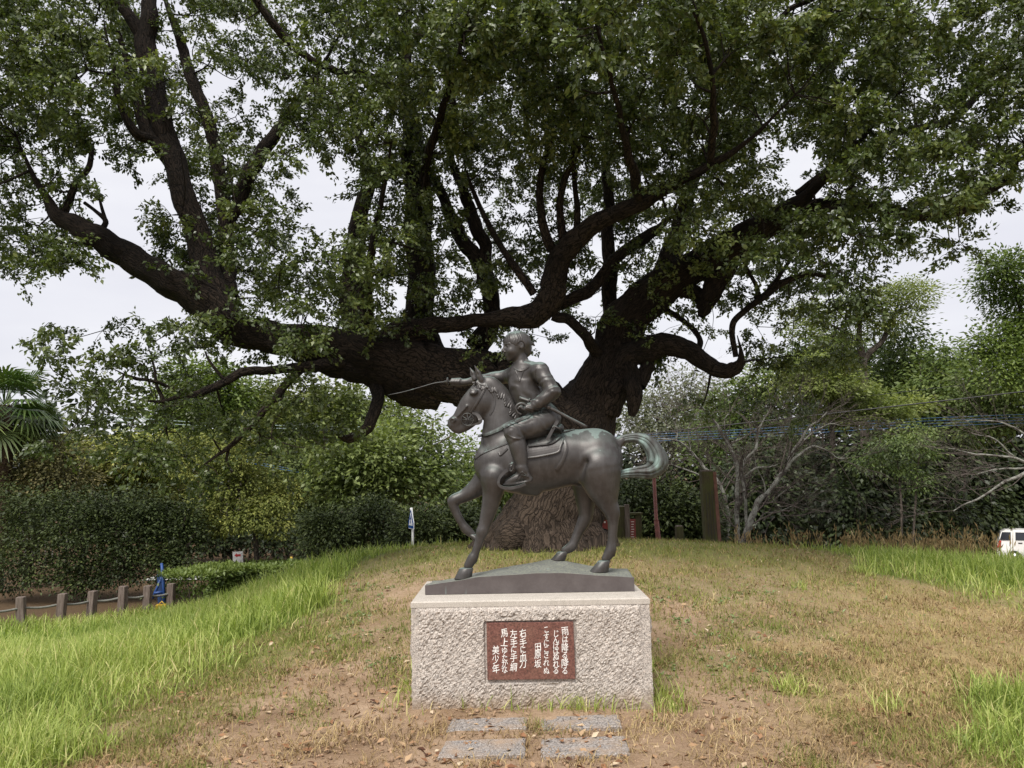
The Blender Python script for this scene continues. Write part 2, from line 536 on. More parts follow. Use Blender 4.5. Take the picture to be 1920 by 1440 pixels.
# ================================================================== GRANITE, BRONZE
t = NT('granite')
v = t.tex('Object')
sp = t.noise(v, 150, 3, 0.75)
sp2 = t.noise(v, 52, 4, 0.65)
c = t.ramp(sp, [(0.36, (.12, .107, .096)), (0.46, (.38, .338, .30)), (0.56, (.55, .495, .44)), (0.68, (.70, .645, .58))])
c = t.mix(t.ramp(sp2, [(0.36, 0.5), (0.48, 0.0)]), c, (.22, .20, .185))
c = t.mix(t.ramp(sp2, [(0.55, 0.0), (0.68, 0.6)]), c, (.62, .53, .46))
st = t.noise(t.mapping(v, (1.0, 1.0, 0.6)), 5.0, 5, 0.65)
c = t.mix(t.ramp(st, [(0.56, 0.0), (0.75, 0.5)]), c, (.30, .265, .22))
so = t.n('ShaderNodeSeparateXYZ'); t.l(v, so.inputs[0])
spl = t.math('ADD', so.outputs['Z'], t.math('MULTIPLY', t.noise(v, 9, 5, .7), -.20))
c = t.mix(t.ramp(t.math('ADD', t.math('MULTIPLY', spl, 4.0), 0.6), [(0.30, 0.75), (0.75, 0.0)]), c, (.27, .195, .13))      # soil splashed up from the ground
M_GRANITE = t.bsdf(c, 0.85, 0.0, t.bump(t.math('ADD', sp, sp2), 0.7, 0.008), 0.3)

t = NT('granite_dressed')
v = t.tex('Object')
sp = t.noise(v, 260, 2, 0.7)
c = t.ramp(sp, [(0.3, (.17, .155, .14)), (0.45, (.40, .365, .32)), (0.6, (.53, .485, .43))])
st = t.noise(t.mapping(v, (3.0, 3.0, 0.5)), 5.0, 5, 0.7)
c = t.mix(t.ramp(st, [(0.5, 0.0), (0.72, 0.55)]), c, (.33, .30, .25))
M_DRESSED = t.bsdf(c, 0.8, 0.0, t.bump(sp, 0.25, 0.003), 0.3)

t = NT('red_granite')
v = t.tex('Object')
sp = t.noise(v, 95, 4, 0.8)
c = t.ramp(sp, [(0.34, (.04, .024, .022)), (0.47, (.125, .052, .042)), (0.6, (.21, .095, .075)), (0.72, (.30, .17, .135))])
st = t.noise(v, 6, 4)
c = t.mix(t.ramp(st, [(0.4, 0.0), (0.7, 0.3)]), c, (.17, .105, .07))
M_RED = t.bsdf(c, 0.32, 0.0, None, 0.5)

M_INK = m_plain('white_inlay', (.8, .78, .74), 0.6, 0, 0.08, 40)

t = NT('paving_granite')
v = t.tex('Object')
sp = t.noise(v, 120, 3, 0.7)
c = t.ramp(sp, [(0.36, (.08, .073, .068)), (0.5, (.22, .198, .182)), (0.64, (.42, .385, .355))])
st = t.noise(v, 7, 5, 0.7)
c = t.mix(t.ramp(st, [(0.45, 0.0), (0.72, 0.75)]), c, (.34, .24, .16))
M_PAVE = t.bsdf(c, 0.85, 0.0, t.bump(sp, 0.5, 0.004), 0.3)

t = NT('bronze')
v = t.tex('Object')
g = t.n('ShaderNodeNewGeometry')
sx = t.n('ShaderNodeSeparateXYZ'); t.l(g.outputs['Normal'], sx.inputs[0])
n1 = t.noise(v, 9, 6, 0.65)
n2 = t.noise(t.mapping(v, (1, 1, 0.12)), 38, 5, 0.65)
n3 = t.noise(v, 60, 4, 0.6)
c = t.ramp(n1, [(0.3, (.031, .027, .025)), (0.5, (.047, .042, .039)), (0.72, (.068, .063, .061))])
c = t.mix(t.ramp(n2, [(0.5, 0.0), (0.75, 0.35)]), c, (.10, .096, .096))
n1s = t.noise(v, 6, 3, 0.5)
n2s = t.noise(t.mapping(v, (1, 1, 0.12)), 26, 2, 0.5)
pv = t.math('ADD', t.math('MULTIPLY', sx.outputs['Z'], 0.8), t.math('ADD', t.math('MULTIPLY', n1s, 0.3), t.math('MULTIPLY', n2s, 0.5)))
pat = t.ramp(pv, [(0.72, 0.0), (1.0, 0.17), (1.3, 0.58)])
c = t.mix(pat, c, t.mix(n3, (.15, .205, .19), (.25, .335, .305)))
ro = t.ramp(pat, [(0.0, 0.41), (0.6, 0.66)])
M_BRONZE = t.bsdf(c, ro, 0.3, t.bump(t.math('ADD', n3, n1), 0.10, 0.004), 0.5)

t = NT('bronze_green')
v = t.tex('Object')
n1 = t.noise(v, 9, 4, 0.6)
n2 = t.noise(t.mapping(v, (1, 1, 0.3)), 25, 3, 0.5)
c = t.ramp(t.math('ADD', t.math('MULTIPLY', n1, 0.6), t.math('MULTIPLY', n2, 0.5)), [(0.42, (.045, .041, .038)), (0.58, (.09, .105, .098)), (0.74, (.21, .29, .265))])
M_VERDI = t.bsdf(c, 0.6, 0.3, t.bump(n2, 0.15, 0.004), 0.5)
t = NT('bronze_base')
v = t.tex('Object')
g = t.n('ShaderNodeNewGeometry')
sx = t.n('ShaderNodeSeparateXYZ'); t.l(g.outputs['Normal'], sx.inputs[0])
n1 = t.noise(v, 7, 7, 0.7)
n2 = t.noise(v, 70, 4, 0.7)
c = t.ramp(n1, [(0.3, (.075, .062, .060)), (0.7, (.125, .108, .105))])
top = t.math('ADD', sx.outputs['Z'], t.math('MULTIPLY', t.math('SUBTRACT', n1, 0.5), 0.8))
c = t.mix(t.ramp(top, [(0.55, 0.0), (0.95, 0.85)]), c, t.mix(t.ramp(n2, [(0.4, 0.0), (0.6, 1.0)]), (.17, .175, .175), (.30, .32, .25)))
c = t.mix(t.ramp(t.noise(t.mapping(v, (1, 1, .1)), 17, 3), [(0.66, 0.0), (0.74, 0.5)]), c, (.24, .33, .31))
M_BBASE = t.bsdf(c, 0.55, 0.3, t.bump(n2, 0.2, 0.004), 0.5)

# ================================================================== PEDESTAL
YF = 5.08
bl, br = P(773, 1336, YF), P(1227, 1341, YF)
tl, tr = P(771, 1128, YF + .012), P(1217, 1123, YF + .012)
ZA = (tl[2] + tr[2]) / 2                 # arris under the weathered slope
ZT = P(995, 1111.5, 5.30)[2] - .003
XB0, XB1 = bl[0], br[0]
XA0, XA1 = tl[0], tr[0]
DEP = 0.92
ped = thing('pedestal', ((XB0 + XB1) / 2, YF + DEP / 2, 0), 'rough hewn pale granite pedestal with an engraved red plaque, under the bronze horse', 'pedestal')
def corner(u, w, z):                     # u: 0 left 1 right, w: 0 front 1 back
    k = (z + 0.15) / (ZA + 0.15)
    x0, x1 = XB0 * (1 - k) + XA0 * k, XB1 * (1 - k) + XA1 * k
    y0, y1 = YF + .012 * k, YF + DEP - .012 * k
    return np.array([x0 + (x1 - x0) * u, y0 + (y1 - y0) * w, z])
vs, fs = [], []
pl0, pl1 = P(912, 1168, YF), P(1078, 1274, YF)
pr_ = np.random.default_rng(5)
for side in range(4):
    nu, nv = ((170, 84), (70, 50), (40, 24), (70, 50))[side]
    b0 = len(vs)
    U = np.linspace(0, 1, nu); V = np.linspace(0, 1, nv)
    uu, vv = np.meshgrid(U, V)
    pts = []
    for u_, v_ in zip(uu.ravel(), vv.ravel()):
        z = -0.15 + v_ * (ZA + 0.15)
        if side == 0: pts.append(corner(u_, 0, z))
        elif side == 1: pts.append(corner(1, u_, z))
        elif side == 2: pts.append(corner(1 - u_, 1, z))
        else: pts.append(corner(0, 1 - u_, z))
    pts = np.array(pts)
    nrm = np.array([(0, -1, 0), (1, 0, 0), (0, 1, 0), (-1, 0, 0)][side], float)
    L = (XB1 - XB0) if side in (0, 2) else DEP
    em = np.minimum(uu.ravel() * L, (1 - uu.ravel()) * L) - np.where(uu.ravel() < 0.5, 0.032, 0.052) - 0.006 * np.abs(wobble(pts, 31, 1, 40))
    et = (1 - vv.ravel()) * (ZA + 0.15) - 0.036
    m = np.clip(np.minimum(em, et) / 0.02, 0, 1)
    h = wobble(pts, 11, 0.009, 6) + wobble(pts, 12, 0.006, 23) + wobble(pts, 13, 0.004, 61) + pr_.normal(0, 0.0022, len(pts)) + 0.008
    ridg = np.abs(wobble(pts, 14, 1.0, 13))
    h = h - 0.010 * np.exp(-(ridg / 0.06) ** 2) * (wobble(pts, 15, 1, 5) > .05)
    if side == 0:
        inpl = ((pts[:, 0] > pl0[0] - .012) & (pts[:, 0] < pl1[0] + .012) & (pts[:, 2] < pl0[2] + .012) & (pts[:, 2] > pl1[2] - .012))
        h = np.where(inpl, -0.004, h)
    pts = pts + nrm * (m * h)[:, None]
    vs += list(pts)
    for a in range(nv - 1):
        for b in range(nu - 1):
            i = b0 + a * nu + b
            fs.append((i, i + 1, i + nu + 1, i + nu))
block = new_mesh('block', vs, fs, M_GRANITE, False, ped)
# dressed cap: a low band, the weathered slope and the flat top
mb = MB()
e = 0.004
def ringz(off, z):
    a, b, c_, d = corner(0, 0, ZA), corner(1, 0, ZA), corner(1, 1, ZA), corner(0, 1, ZA)
    return [(a[0] - off, a[1] - off, z), (b[0] + off, b[1] - off, z), (c_[0] + off, c_[1] + off, z), (d[0] - off, d[1] + off, z)]
rings = [ringz(e, ZA - .034), ringz(e, ZA - 0.004), ringz(-.004, ZA + 0.004), ringz(-.070, ZT)]
vv_ = sum(rings, [])
ff_ = []
for k in range(3):
    for j in range(4):
        ff_.append((k * 4 + j, k * 4 + (j + 1) % 4, k * 4 + 4 + (j + 1) % 4, k * 4 + 4 + j))
ff_.append((12, 13, 14, 15))
mb.add(vv_, ff_)
mb.build('cap', M_DRESSED, ped)
# red polished plaque with its poem
YP = YF - 0.012
pc = [P(912, 1168, YP), P(1075, 1166, YP), P(1079, 1273, YP), P(914, 1275, YP)]
mb = MB()
fr = [(p[0], YP, p[2]) for p in pc]
bk = [(p[0], YP + .045, p[2]) for p in pc]
mb.add(fr + bk, [(0, 3, 2, 1), (4, 5, 6, 7), (0, 1, 5, 4), (1, 2, 6, 5), (2, 3, 7, 6), (3, 0, 4, 7)])
plaque = mb.build('plaque', M_RED, ped, bevel=0.002)
plaque['label'] = 'polished red granite plaque with a poem in white brush script'
poem = [(1610, 1.0, [('雨', 350), ('は', 495), ('降', 640), ('る', 790), ('降', 930), ('る', 1085)]),
        (1440, 1.0, [('じ', 370), ('ん', 510), ('ば', 615), ('は', 720), ('ぬ', 830), ('れ', 960), ('る', 1080)]),
        (1258, .95, [('こ', 310), ('す', 430), ('に', 570), ('こ', 685), ('さ', 790), ('れ', 935), ('ぬ', 1090)]),
        (1095, .95, [('田', 645), ('原', 800), ('坂', 960)]),
        (815, 1.0, [('右', 380), ('手', 555), ('に', 700), ('血', 840), ('刀', 980)]),
        (640, 1.0, [('左', 390), ('手', 560), ('に', 690), ('手', 835), ('綱', 1025)]),
        (465, 1.0, [('馬', 390), ('上', 560), ('ゆ', 700), ('た', 835), ('か', 950), ('な', 1065)]),
        (300, 1.0, [('美', 690), ('少', 865), ('年', 1040)])]
fr_ = np.random.default_rng(3)
def glyph_mesh(ch, size, offset=0.0):
    cu = bpy.data.curves.new('glyph', 'FONT')
    cu.body = ch
    cu.size = size
    cu.align_x = 'CENTER'
    cu.align_y = 'CENTER'
    cu.offset = offset
    cu.resolution_u = 2
    ob = bpy.data.objects.new('glyph', cu)
    col.objects.link(ob)
    dg = bpy.context.evaluated_depsgraph_get()
    me = bpy.data.meshes.new_from_object(ob.evaluated_get(dg))
    vs_ = [tuple(q.co) for q in me.vertices]
    fs_ = [tuple(p.vertices) for p in me.polygons]
    bpy.data.objects.remove(ob); bpy.data.curves.remove(cu); bpy.data.meshes.remove(me)
    return vs_, fs_
for cx, sc, chars in poem:
    for ch, cy in chars:
        kana = ord(ch) < 0x3100
        q = P(900 + cx / 10.105, 1150 + cy / 10.105, YP - 0.0015)
        s_ = (0.047 if kana else 0.054) * sc
        gv, gf_ = glyph_mesh(ch, s_, 0.0002)
        ang, sk = fr_.normal(0, 0.05), 0.10 + fr_.normal(0, 0.04)
        tv = []
        ysum = np.mean([k[1] for k in gv]) if gv else 0
        for x, y, _ in gv:
            x, y = x * 0.86 + 0.0013 * math.sin(y * 160 + cy), (y - ysum) * 1.06 + sk * x + 0.0010 * math.sin(x * 190 + cx)
            tv.append((q[0] + x * math.cos(ang) - y * math.sin(ang), YP - 0.0015, q[2] + x * math.sin(ang) + y * math.cos(ang)))
        new_mesh('character', tv, gf_, M_INK, False, plaque)

# ================================================================== STEPPING STONES
stone_px = [((848, 1350), (988, 1348), (988, 1372), (836, 1374), 'smaller grey granite paving slab, back left of four before the pedestal'),
            ((1014, 1347), (1159, 1345), (1166, 1371), (1016, 1373), 'smaller pinkish granite paving slab, back right of four before the pedestal'),
            ((836, 1392), (985, 1389), (985, 1423), (820, 1426), 'larger grey granite paving slab, front left of four before the pedestal'),
            ((1015, 1388), (1171, 1385), (1182, 1420), (1014, 1423), 'larger dark speckled granite paving slab, front right of four before the pedestal')]
sr_ = np.random.default_rng(21)
for a, b, c_, d, lab in stone_px:
    cs = [G(*q) for q in (a, b, c_, d)]
    zt = max(q[2] for q in cs) + 0.010
    pts = []
    for i in range(4):
        p0, p1 = cs[i], cs[(i + 1) % 4]
        for k in range(10):
            w = p0 + (p1 - p0) * (k / 10)
            j = sr_.normal(0, 0.0015, 2) if k else (0, 0)
            pts.append((w[0] + j[0], w[1] + j[1]))
    n_ = len(pts)
    cxy = np.mean(pts, axis=0)
    vs = [(x, y, zt - .09) for x, y in pts] + [(x, y, zt - 0.004) for x, y in pts]
    vs += [(cxy[0] + (x - cxy[0]) * .965, cxy[1] + (y - cxy[1]) * .94, zt + sr_.normal(0, .0006)) for x, y in pts]
    vs.append((cxy[0], cxy[1], zt))
    fs = []
    for k in range(2):
        for i in range(n_):
            fs.append((k * n_ + i, k * n_ + (i + 1) % n_, k * n_ + n_ + (i + 1) % n_, k * n_ + n_ + i))
    for i in range(n_):
        fs.append((2 * n_ + i, 2 * n_ + (i + 1) % n_, 3 * n_))
    fs = [tuple(f) for f in fs]
    if (cs[1] - cs[0])[0] * (cs[2] - cs[1])[1] < 0:
        fs = [f[::-1] for f in fs]
    o = new_mesh('stepping_stone', vs, fs, M_PAVE)
    tag(o, lab, 'stepping stone', 'granite slabs before the pedestal')

# ================================================================== STATUE: signed distance sculpting
YS = 5.50
U_ = mpp(YS / 1.003) / 2.88               # metres per tracing unit
def C(cx, cy, d=0.0):
    return P(700 + cx / 2.88, 600 + cy / 2.88, YS + d)
class Sculpt:
    def __init__(s, lo, hi, h):
        s.h = h
        s.lo = np.array(lo, float)
        s.n = np.ceil((np.array(hi) - s.lo) / h).astype(int) + 1
        s.ax = [(s.lo[i] + h * np.arange(s.n[i])).astype(np.float32) for i in range(3)]
        s.F = np.full(s.n, 0.2, np.float32)
    def region(s, lo, hi):
        i0 = np.clip(np.floor((lo - s.lo) / s.h).astype(int), 0, s.n)
        i1 = np.clip(np.ceil((hi - s.lo) / s.h).astype(int) + 1, 0, s.n)
        sl = tuple(slice(a, b) for a, b in zip(i0, i1))
        g = [s.ax[i][sl[i]] for i in range(3)]
        return sl, g[0][:, None, None], g[1][None, :, None], g[2][None, None, :]
    def put(s, sl, d, k, sub=False):
        f = s.F[sl]
        if sub:
            hh = np.clip(0.5 - 0.5 * (f + d) / k, 0, 1)
            s.F[sl] = f * (1 - hh) + (-d) * hh + k * hh * (1 - hh)
        else:
            hh = np.clip(0.5 + 0.5 * (f - d) / k, 0, 1)
            s.F[sl] = f * (1 - hh) + d * hh - k * hh * (1 - hh)
    def cap(s, a, b, ra, rb, w=1.0, k=0.015, sub=False):
        a, b = np.asarray(a, float), np.asarray(b, float)
        m = k + 3 * s.h
        e0, e1 = np.array([ra, ra * w, ra]) + m, np.array([rb, rb * w, rb]) + m
        sl, X, Y, Z = s.region(np.minimum(a - e0, b - e1), np.maximum(a + e0, b + e1))
        ay_, by_ = a[1] / w, b[1] / w
        A = (a[0], ay_, a[2]); D = (b[0] - a[0], by_ - ay_, b[2] - a[2])
        L2 = sum(q * q for q in D) + 1e-12
        x, y, z = X - A[0], Y / w - A[1], Z - A[2]
        t_ = np.clip((x * D[0] + y * D[1] + z * D[2]) / L2, 0, 1)
        dist = np.sqrt((x - t_ * D[0]) ** 2 + (y - t_ * D[1]) ** 2 + (z - t_ * D[2]) ** 2) - (ra + t_ * (rb - ra))
        s.put(sl, dist.astype(np.float32) * min(1.0, w), k, sub)
        return s
    def chain(s, pts, w=1.0, k=0.015):
        q4 = np.array([[*a, ra] for a, ra in pts])
        if len(q4) > 2:
            q4 = catmull(q4, 8)
        P3, R1 = q4[:, :3], np.maximum(q4[:, 3], .002)
        m = k + 3 * s.h
        ex = R1.max() * np.array([1, w, 1]) + m + s.h
        sl, X, Y, Z = s.region((P3 - ex).min(0), (P3 + ex).max(0))
        D0 = np.full(s.F[sl].shape, 0.3, np.float32)
        o0 = np.array([q.start for q in sl])
        for i in range(len(P3) - 1):
            a, b, ra, rb = P3[i], P3[i + 1], R1[i], R1[i + 1]
            e_ = np.array([max(ra, rb)] * 3) * np.array([1, w, 1]) + m
            s2, x2, y2, z2 = s.region(np.minimum(a, b) - e_, np.maximum(a, b) + e_)
            loc = tuple(slice(q.start - o, q.stop - o) for q, o in zip(s2, o0))
            Dv = (b[0] - a[0], (b[1] - a[1]) / w, b[2] - a[2])
            L2 = sum(q * q for q in Dv) + 1e-12
            x, y, z = x2 - a[0], (y2 - a[1]) / w, z2 - a[2]
            t_ = np.clip((x * Dv[0] + y * Dv[1] + z * Dv[2]) / L2, 0, 1)
            dd = (np.sqrt((x - t_ * Dv[0]) ** 2 + (y - t_ * Dv[1]) ** 2 + (z - t_ * Dv[2]) ** 2) - (ra + t_ * (rb - ra))) * min(1.0, w)
            D0[loc] = np.minimum(D0[loc], dd.astype(np.float32))
        s.put(sl, D0, k)
        return s
    def ell(s, c, r, M=None, k=0.012, sub=False):
        c, r = np.asarray(c, float), np.asarray(r, float)
        m = r.max() + k + 3 * s.h
        sl, X, Y, Z = s.region(c - m, c + m)
        x, y, z = X - c[0], Y - c[1], Z - c[2]
        if M is not None:
            x, y, z = (M[i][0] * x + M[i][1] * y + M[i][2] * z for i in range(3))
        k0 = np.sqrt((x / r[0]) ** 2 + (y / r[1]) ** 2 + (z / r[2]) ** 2)
        k1 = np.sqrt((x / r[0] ** 2) ** 2 + (y / r[1] ** 2) ** 2 + (z / r[2] ** 2) ** 2) + 1e-6
        s.put(sl, (k0 * (k0 - 1) / k1).astype(np.float32), k, sub)
        return s
    def displace(s, fn):
        s.F += fn(s.ax[0][:, None, None], s.ax[1][None, :, None], s.ax[2][None, None, :]).astype(np.float32)
        return s
    def mesh(s, smooth_iter=1, extra=0, where=None):
        F, h = s.F, s.h
        neg = F < 0
        nx, ny, nz = F.shape
        cnt = np.zeros((nx - 1, ny - 1, nz - 1), np.int8)
        for i in (0, 1):
            for j in (0, 1):
                for k in (0, 1):
                    cnt += neg[i:nx - 1 + i, j:ny - 1 + j, k:nz - 1 + k]
        act = (cnt > 0) & (cnt < 8)
        idx = np.argwhere(act)
        vid = np.full(act.shape, -1, np.int64)
        vid[act] = np.arange(len(idx))
        pos = np.zeros((len(idx), 3)); wgt = np.zeros(len(idx))
        cor = [(i, j, k) for i in (0, 1) for j in (0, 1) for k in (0, 1)]
        for a in cor:
            for ax_ in range(3):
                if a[ax_]:
                    continue
                b = list(a); b[ax_] = 1
                fa = F[idx[:, 0] + a[0], idx[:, 1] + a[1], idx[:, 2] + a[2]]
                fb = F[idx[:, 0] + b[0], idx[:, 1] + b[1], idx[:, 2] + b[2]]
                cr = (fa < 0) != (fb < 0)
                tt = np.where(cr, fa / np.where(cr, fa - fb, 1), 0)
                p = np.tile(np.array(a, float), (len(idx), 1))
                p[:, ax_] = tt
                pos[cr] += p[cr]; wgt[cr] += 1
        pos = (idx + pos / np.maximum(wgt, 1)[:, None]) * h + s.lo
        quads = []
        for ax_ in range(3):
            o1, o2 = [(1, 2), (2, 0), (0, 1)][ax_]
            sl0 = [slice(None)] * 3; sl1 = [slice(None)] * 3
            sl0[ax_] = slice(0, -1); sl1[ax_] = slice(1, None)
            ch = neg[tuple(sl0)] != neg[tuple(sl1)]
            e_ = np.argwhere(ch)
            ok = (e_[:, o1] > 0) & (e_[:, o2] > 0) & (e_[:, o1] < F.shape[o1] - 1) & (e_[:, o2] < F.shape[o2] - 1)
            e_ = e_[ok]
            q = []
            for d1, d2 in ((-1, -1), (0, -1), (0, 0), (-1, 0)):
                c_ = e_.copy(); c_[:, o1] += d1; c_[:, o2] += d2
                q.append(vid[c_[:, 0], c_[:, 1], c_[:, 2]])
            q = np.stack(q, 1)
            flip = ~neg[e_[:, 0], e_[:, 1], e_[:, 2]]
            q[flip] = q[flip][:, ::-1]
            quads.append(q)
        quads = np.vstack(quads)
        quads = quads[(quads >= 0).all(1)]
        for it in range(smooth_iter + extra):
            old = pos
            acc = np.zeros_like(pos); n_ = np.zeros(len(pos))
            for i in range(4):
                a, b = quads[:, i], quads[:, (i + 1) % 4]
                np.add.at(acc, a, pos[b]); np.add.at(n_, a, 1)
                np.add.at(acc, b, pos[a]); np.add.at(n_, b, 1)
            pos = pos * 0.45 + 0.55 * acc / np.maximum(n_, 1)[:, None]
            if it >= smooth_iter:
                pos = np.where(where(old)[:, None], pos, old)
        return pos, quads

plate_c = P(995, 1110, 5.5)
statue = thing('equestrian_statue', (plate_c[0], 5.52, ZT), 'dark bronze statue of a boy with a drawn sword riding a pony', 'statue')

# ---- bronze ground plate
zb = ZT + 0.003
def zof(px, py, Y):
    return P(px, py, Y)[2]
PX = np.array([797, 830, 860, 896, 930, 960, 1007, 1040, 1065, 1121, 1160, 1190.0])
PYF = np.array([1098, 1093, 1089, 1082, 1080, 1078, 1075, 1074.5, 1075, 1079, 1081, 1083.0])
PYR = np.array([1093, 1086, 1081, 1074, 1067, 1061, 1053, 1049, 1051, 1061, 1065, 1067.0])
Y0, Y1, YR = 5.30, 5.80, 5.60
nu, nw = 90, 34
vs = []
for w in np.linspace(0, 1, nw):
    for u in np.linspace(0, 1, nu):
        px = 797 + u * (1190 - 797)
        x = P(px, 1110, Y0)[0]
        Y = Y0 + w * (Y1 - Y0)
        zf = zof(px, np.interp(px, PX, PYF), Y0)
        zr = zof(px, np.interp(px, PX, PYR), YR)
        k = min(1.0, (Y - Y0) / (YR - Y0))
        z = zf + (zr - zf) * (k * k * (3 - 2 * k) * .5 + k * .5) - max(0, Y - YR) * 0.16
        z += 0.006 * math.sin(x * 17 + Y * 9) * math.sin(Y * 23 + x * 5) * min(1, w * 6)
        z = max(z, zb + 0.02)
        vs.append((x, Y, z))
top_n = len(vs)
fs = [(j * nu + i, j * nu + i + 1, j * nu + nu + i + 1, j * nu + nu + i) for j in range(nw - 1) for i in range(nu - 1)]
rim = [i for i in range(nu)] + [j * nu + nu - 1 for j in range(1, nw)] + [(nw - 1) * nu + i for i in range(nu - 2, -1, -1)] + [j * nu for j in range(nw - 2, 0, -1)]
base0 = len(vs)
for r_ in rim:
    x, y, z = vs[r_]
    vs.append((x, y, zb))
for k in range(len(rim)):
    k2 = (k + 1) % len(rim)
    fs.append((rim[k], base0 + k, base0 + k2, rim[k2]))
base_plate = new_mesh('base_plate', vs, fs, M_BBASE, False, statue)
for p in base_plate.data.polygons[:(nu - 1) * (nw - 1)]:
    p.use_smooth = True
base_plate['label'] = 'low bronze ground plate rising to a hump under the hooves'
plate_bvh = BVHTree.FromPolygons([Vector(v_) for v_ in vs], fs)

u = U_
r = lambda q: q * u
# ---- horse body
lo = np.minimum(C(380, 1420, -.3), C(380, 1420, .3)) - .02
hi = np.maximum(C(1400, 210, -.3), C(1400, 210, .3)) + .02
lo[1], hi[1] = YS - .25, YS + .25
H = Sculpt(lo, hi, 0.0064)
H.chain([(C(655, 775), r(108)), (C(750, 770), r(158))], 0.86, .03)
H.chain([(C(750, 770), r(158)), (C(900, 765), r(161)), (C(1060, 742), r(150)), (C(1195, 738), r(146))], 0.78, .03)
H.chain([(C(1195, 738), r(146)), (C(1235, 775), r(108))], 0.80, .03)
for s_ in (-1, 1):
    H.ell(C(1215, 760, s_ * .085), (r(118), .075, r(125)), None, .03)          # haunches
    H.ell(C(655, 800, s_ * .085), (r(80), .05, r(105)), None, .03)            # shoulders
    H.ell(C(592, 770, s_ * .05), (r(48), .055, r(85)), None, .025)           # breast muscles
H.cap(C(592, 720), C(592, 850), .008, .006, 1, .03, True)
# neck
H.chain([(C(700, 700), r(125)), (C(695, 570), r(102)), (C(692, 450), r(72)), (C(640, 365), r(55)), (C(600, 345), r(42))], 0.56, .028)
# head
H.chain([(C(588, 385), r(62)), (C(525, 452), r(57)), (C(468, 528), r(40)), (C(438, 556), r(38))], 0.60, .014)
H.ell(C(598, 440, 0), (r(66), .056, r(76)), None, .012)
H.chain([(C(590, 480), r(42)), (C(515, 560), r(30)), (C(462, 592), r(24))], 0.62, .014)
H.cap(C(425, 572), C(440, 592), r(20), r(17), .9, .01)
for s_ in (-1, 1):
    H.ell(C(541, 392, s_ * .050), (r(24), .014, r(15)), None, .01)             # brow and eye
    H.ell(C(541, 395, s_ * .062), (r(15), .009, r(9)), None, .004)
    H.cap(C(528, 374, s_ * .055), C(562, 384, s_ * .055), .007, .006, 1, .008)
    H.cap(C(505, 465, s_ * .047), C(455, 520, s_ * .034), .007, .005, 1, .012)    # cheekbone ridge
    H.ell(C(431, 540, s_ * .030), (r(17), .014, r(13)), None, .012)
    H.ell(C(424, 543, s_ * .042), (r(10), .014, r(8)), None, .006, True)         # nostril
    H.cap(C(404, 580, s_ * .02), C(478, 588, s_ * .034), .003, .002, 1, .006, True)  # mouth
    # ears
    b0 = C(583, 322, s_ * .028) if s_ < 0 else C(548, 318, .034)
    tp = C(546, 243, -.036) if s_ < 0 else C(521, 256, .042)
    md = (b0 * .55 + tp * .45)
    H.cap(b0, md, r(16), r(15), .8, .01)
    H.cap(md, tp, r(15), r(3), .8, .006)
    H.cap(md + np.array([-.006, -.012 if s_ < 0 else -.012, -.012]), tp * .8 + md * .2 + np.array([-.004, -.010, 0]), .009, .003, 1, .006, True)
# legs
def leg(pts, d, w=0.85, k=.016):
    H.chain([(C(x, y, dd if dd is not None else d), r(q)) for x, y, q, dd in pts], w, k)
leg([(655, 850, 78, -.095), (645, 930, 56, -.09), (628, 1010, 45, -.09), (600, 1110, 33, -.09), (589, 1140, 34, -.09), (580, 1165, 27, -.09),
     (565, 1215, 23, -.09), (548, 1262, 23, -.09), (536, 1286, 28, -.09), (512, 1328, 24, -.09)], -.09)
H.cap(C(592, 1128, -.108), C(586, 1150, -.108), .018, .016, 1, .012)
leg([(620, 850, 72, .09), (560, 905, 52, .09), (490, 950, 37, .09), (437, 972, 33, .085), (430, 992, 30, .085), (447, 1040, 25, .085), (478, 1098, 23, .085),
     (500, 1128, 27, .085), (538, 1162, 20, .08)], .09)
leg([(1215, 800, 122, -.085), (1236, 895, 92, -.09), (1262, 975, 58, -.09), (1288, 1035, 43, -.09), (1294, 1075, 33, -.09), (1293, 1130, 27, -.09),
     (1288, 1200, 25, -.09), (1281, 1244, 30, -.09), (1256, 1288, 24, -.09)], -.09)
H.cap(C(1308, 1020, -.09), C(1320, 1052, -.09), .02, .014, 1, .012)
leg([(1170, 800, 115, .085), (1150, 900, 75, .09), (1146, 985, 52, .09), (1148, 1050, 40, .09), (1138, 1085, 37, .09), (1108, 1145, 28, .09), (1086, 1195, 26, .09),
     (1072, 1222, 28, .09), (1034, 1246, 22, .09)], .09)
H.cap(C(1290, 1255, -.09), C(1302, 1272, -.09), .014, .008, 1, .01)     # ergots
H.cap(C(545, 1296, -.09), C(556, 1306, -.09), .014, .008, 1, .01)
# belly line, groin, dock
H.cap(C(820, 915), C(880, 930), r(30), r(22), 1.4, .03)
H.cap(C(1095, 880, -.13), C(1150, 770, -.16), .010, .012, 1, .05, True)
H.cap(C(1300, 680), C(1345, 650), r(34), r(24), 1, .02)
hx_ = C(672, 450)[0]
pos, quads = H.mesh(1, 6, lambda p: (p[:, 0] > hx_ - 1.2 * np.maximum(0, C(0, 560)[2] - p[:, 2])))
horse = new_mesh('horse', pos, quads, M_BRONZE, True, statue)
horse['label'] = 'bronze pony stepping to the left with one foreleg raised'
bvh_h = BVHTree.FromPolygons([Vector(p) for p in pos], [tuple(int(i) for i in q) for q in quads])

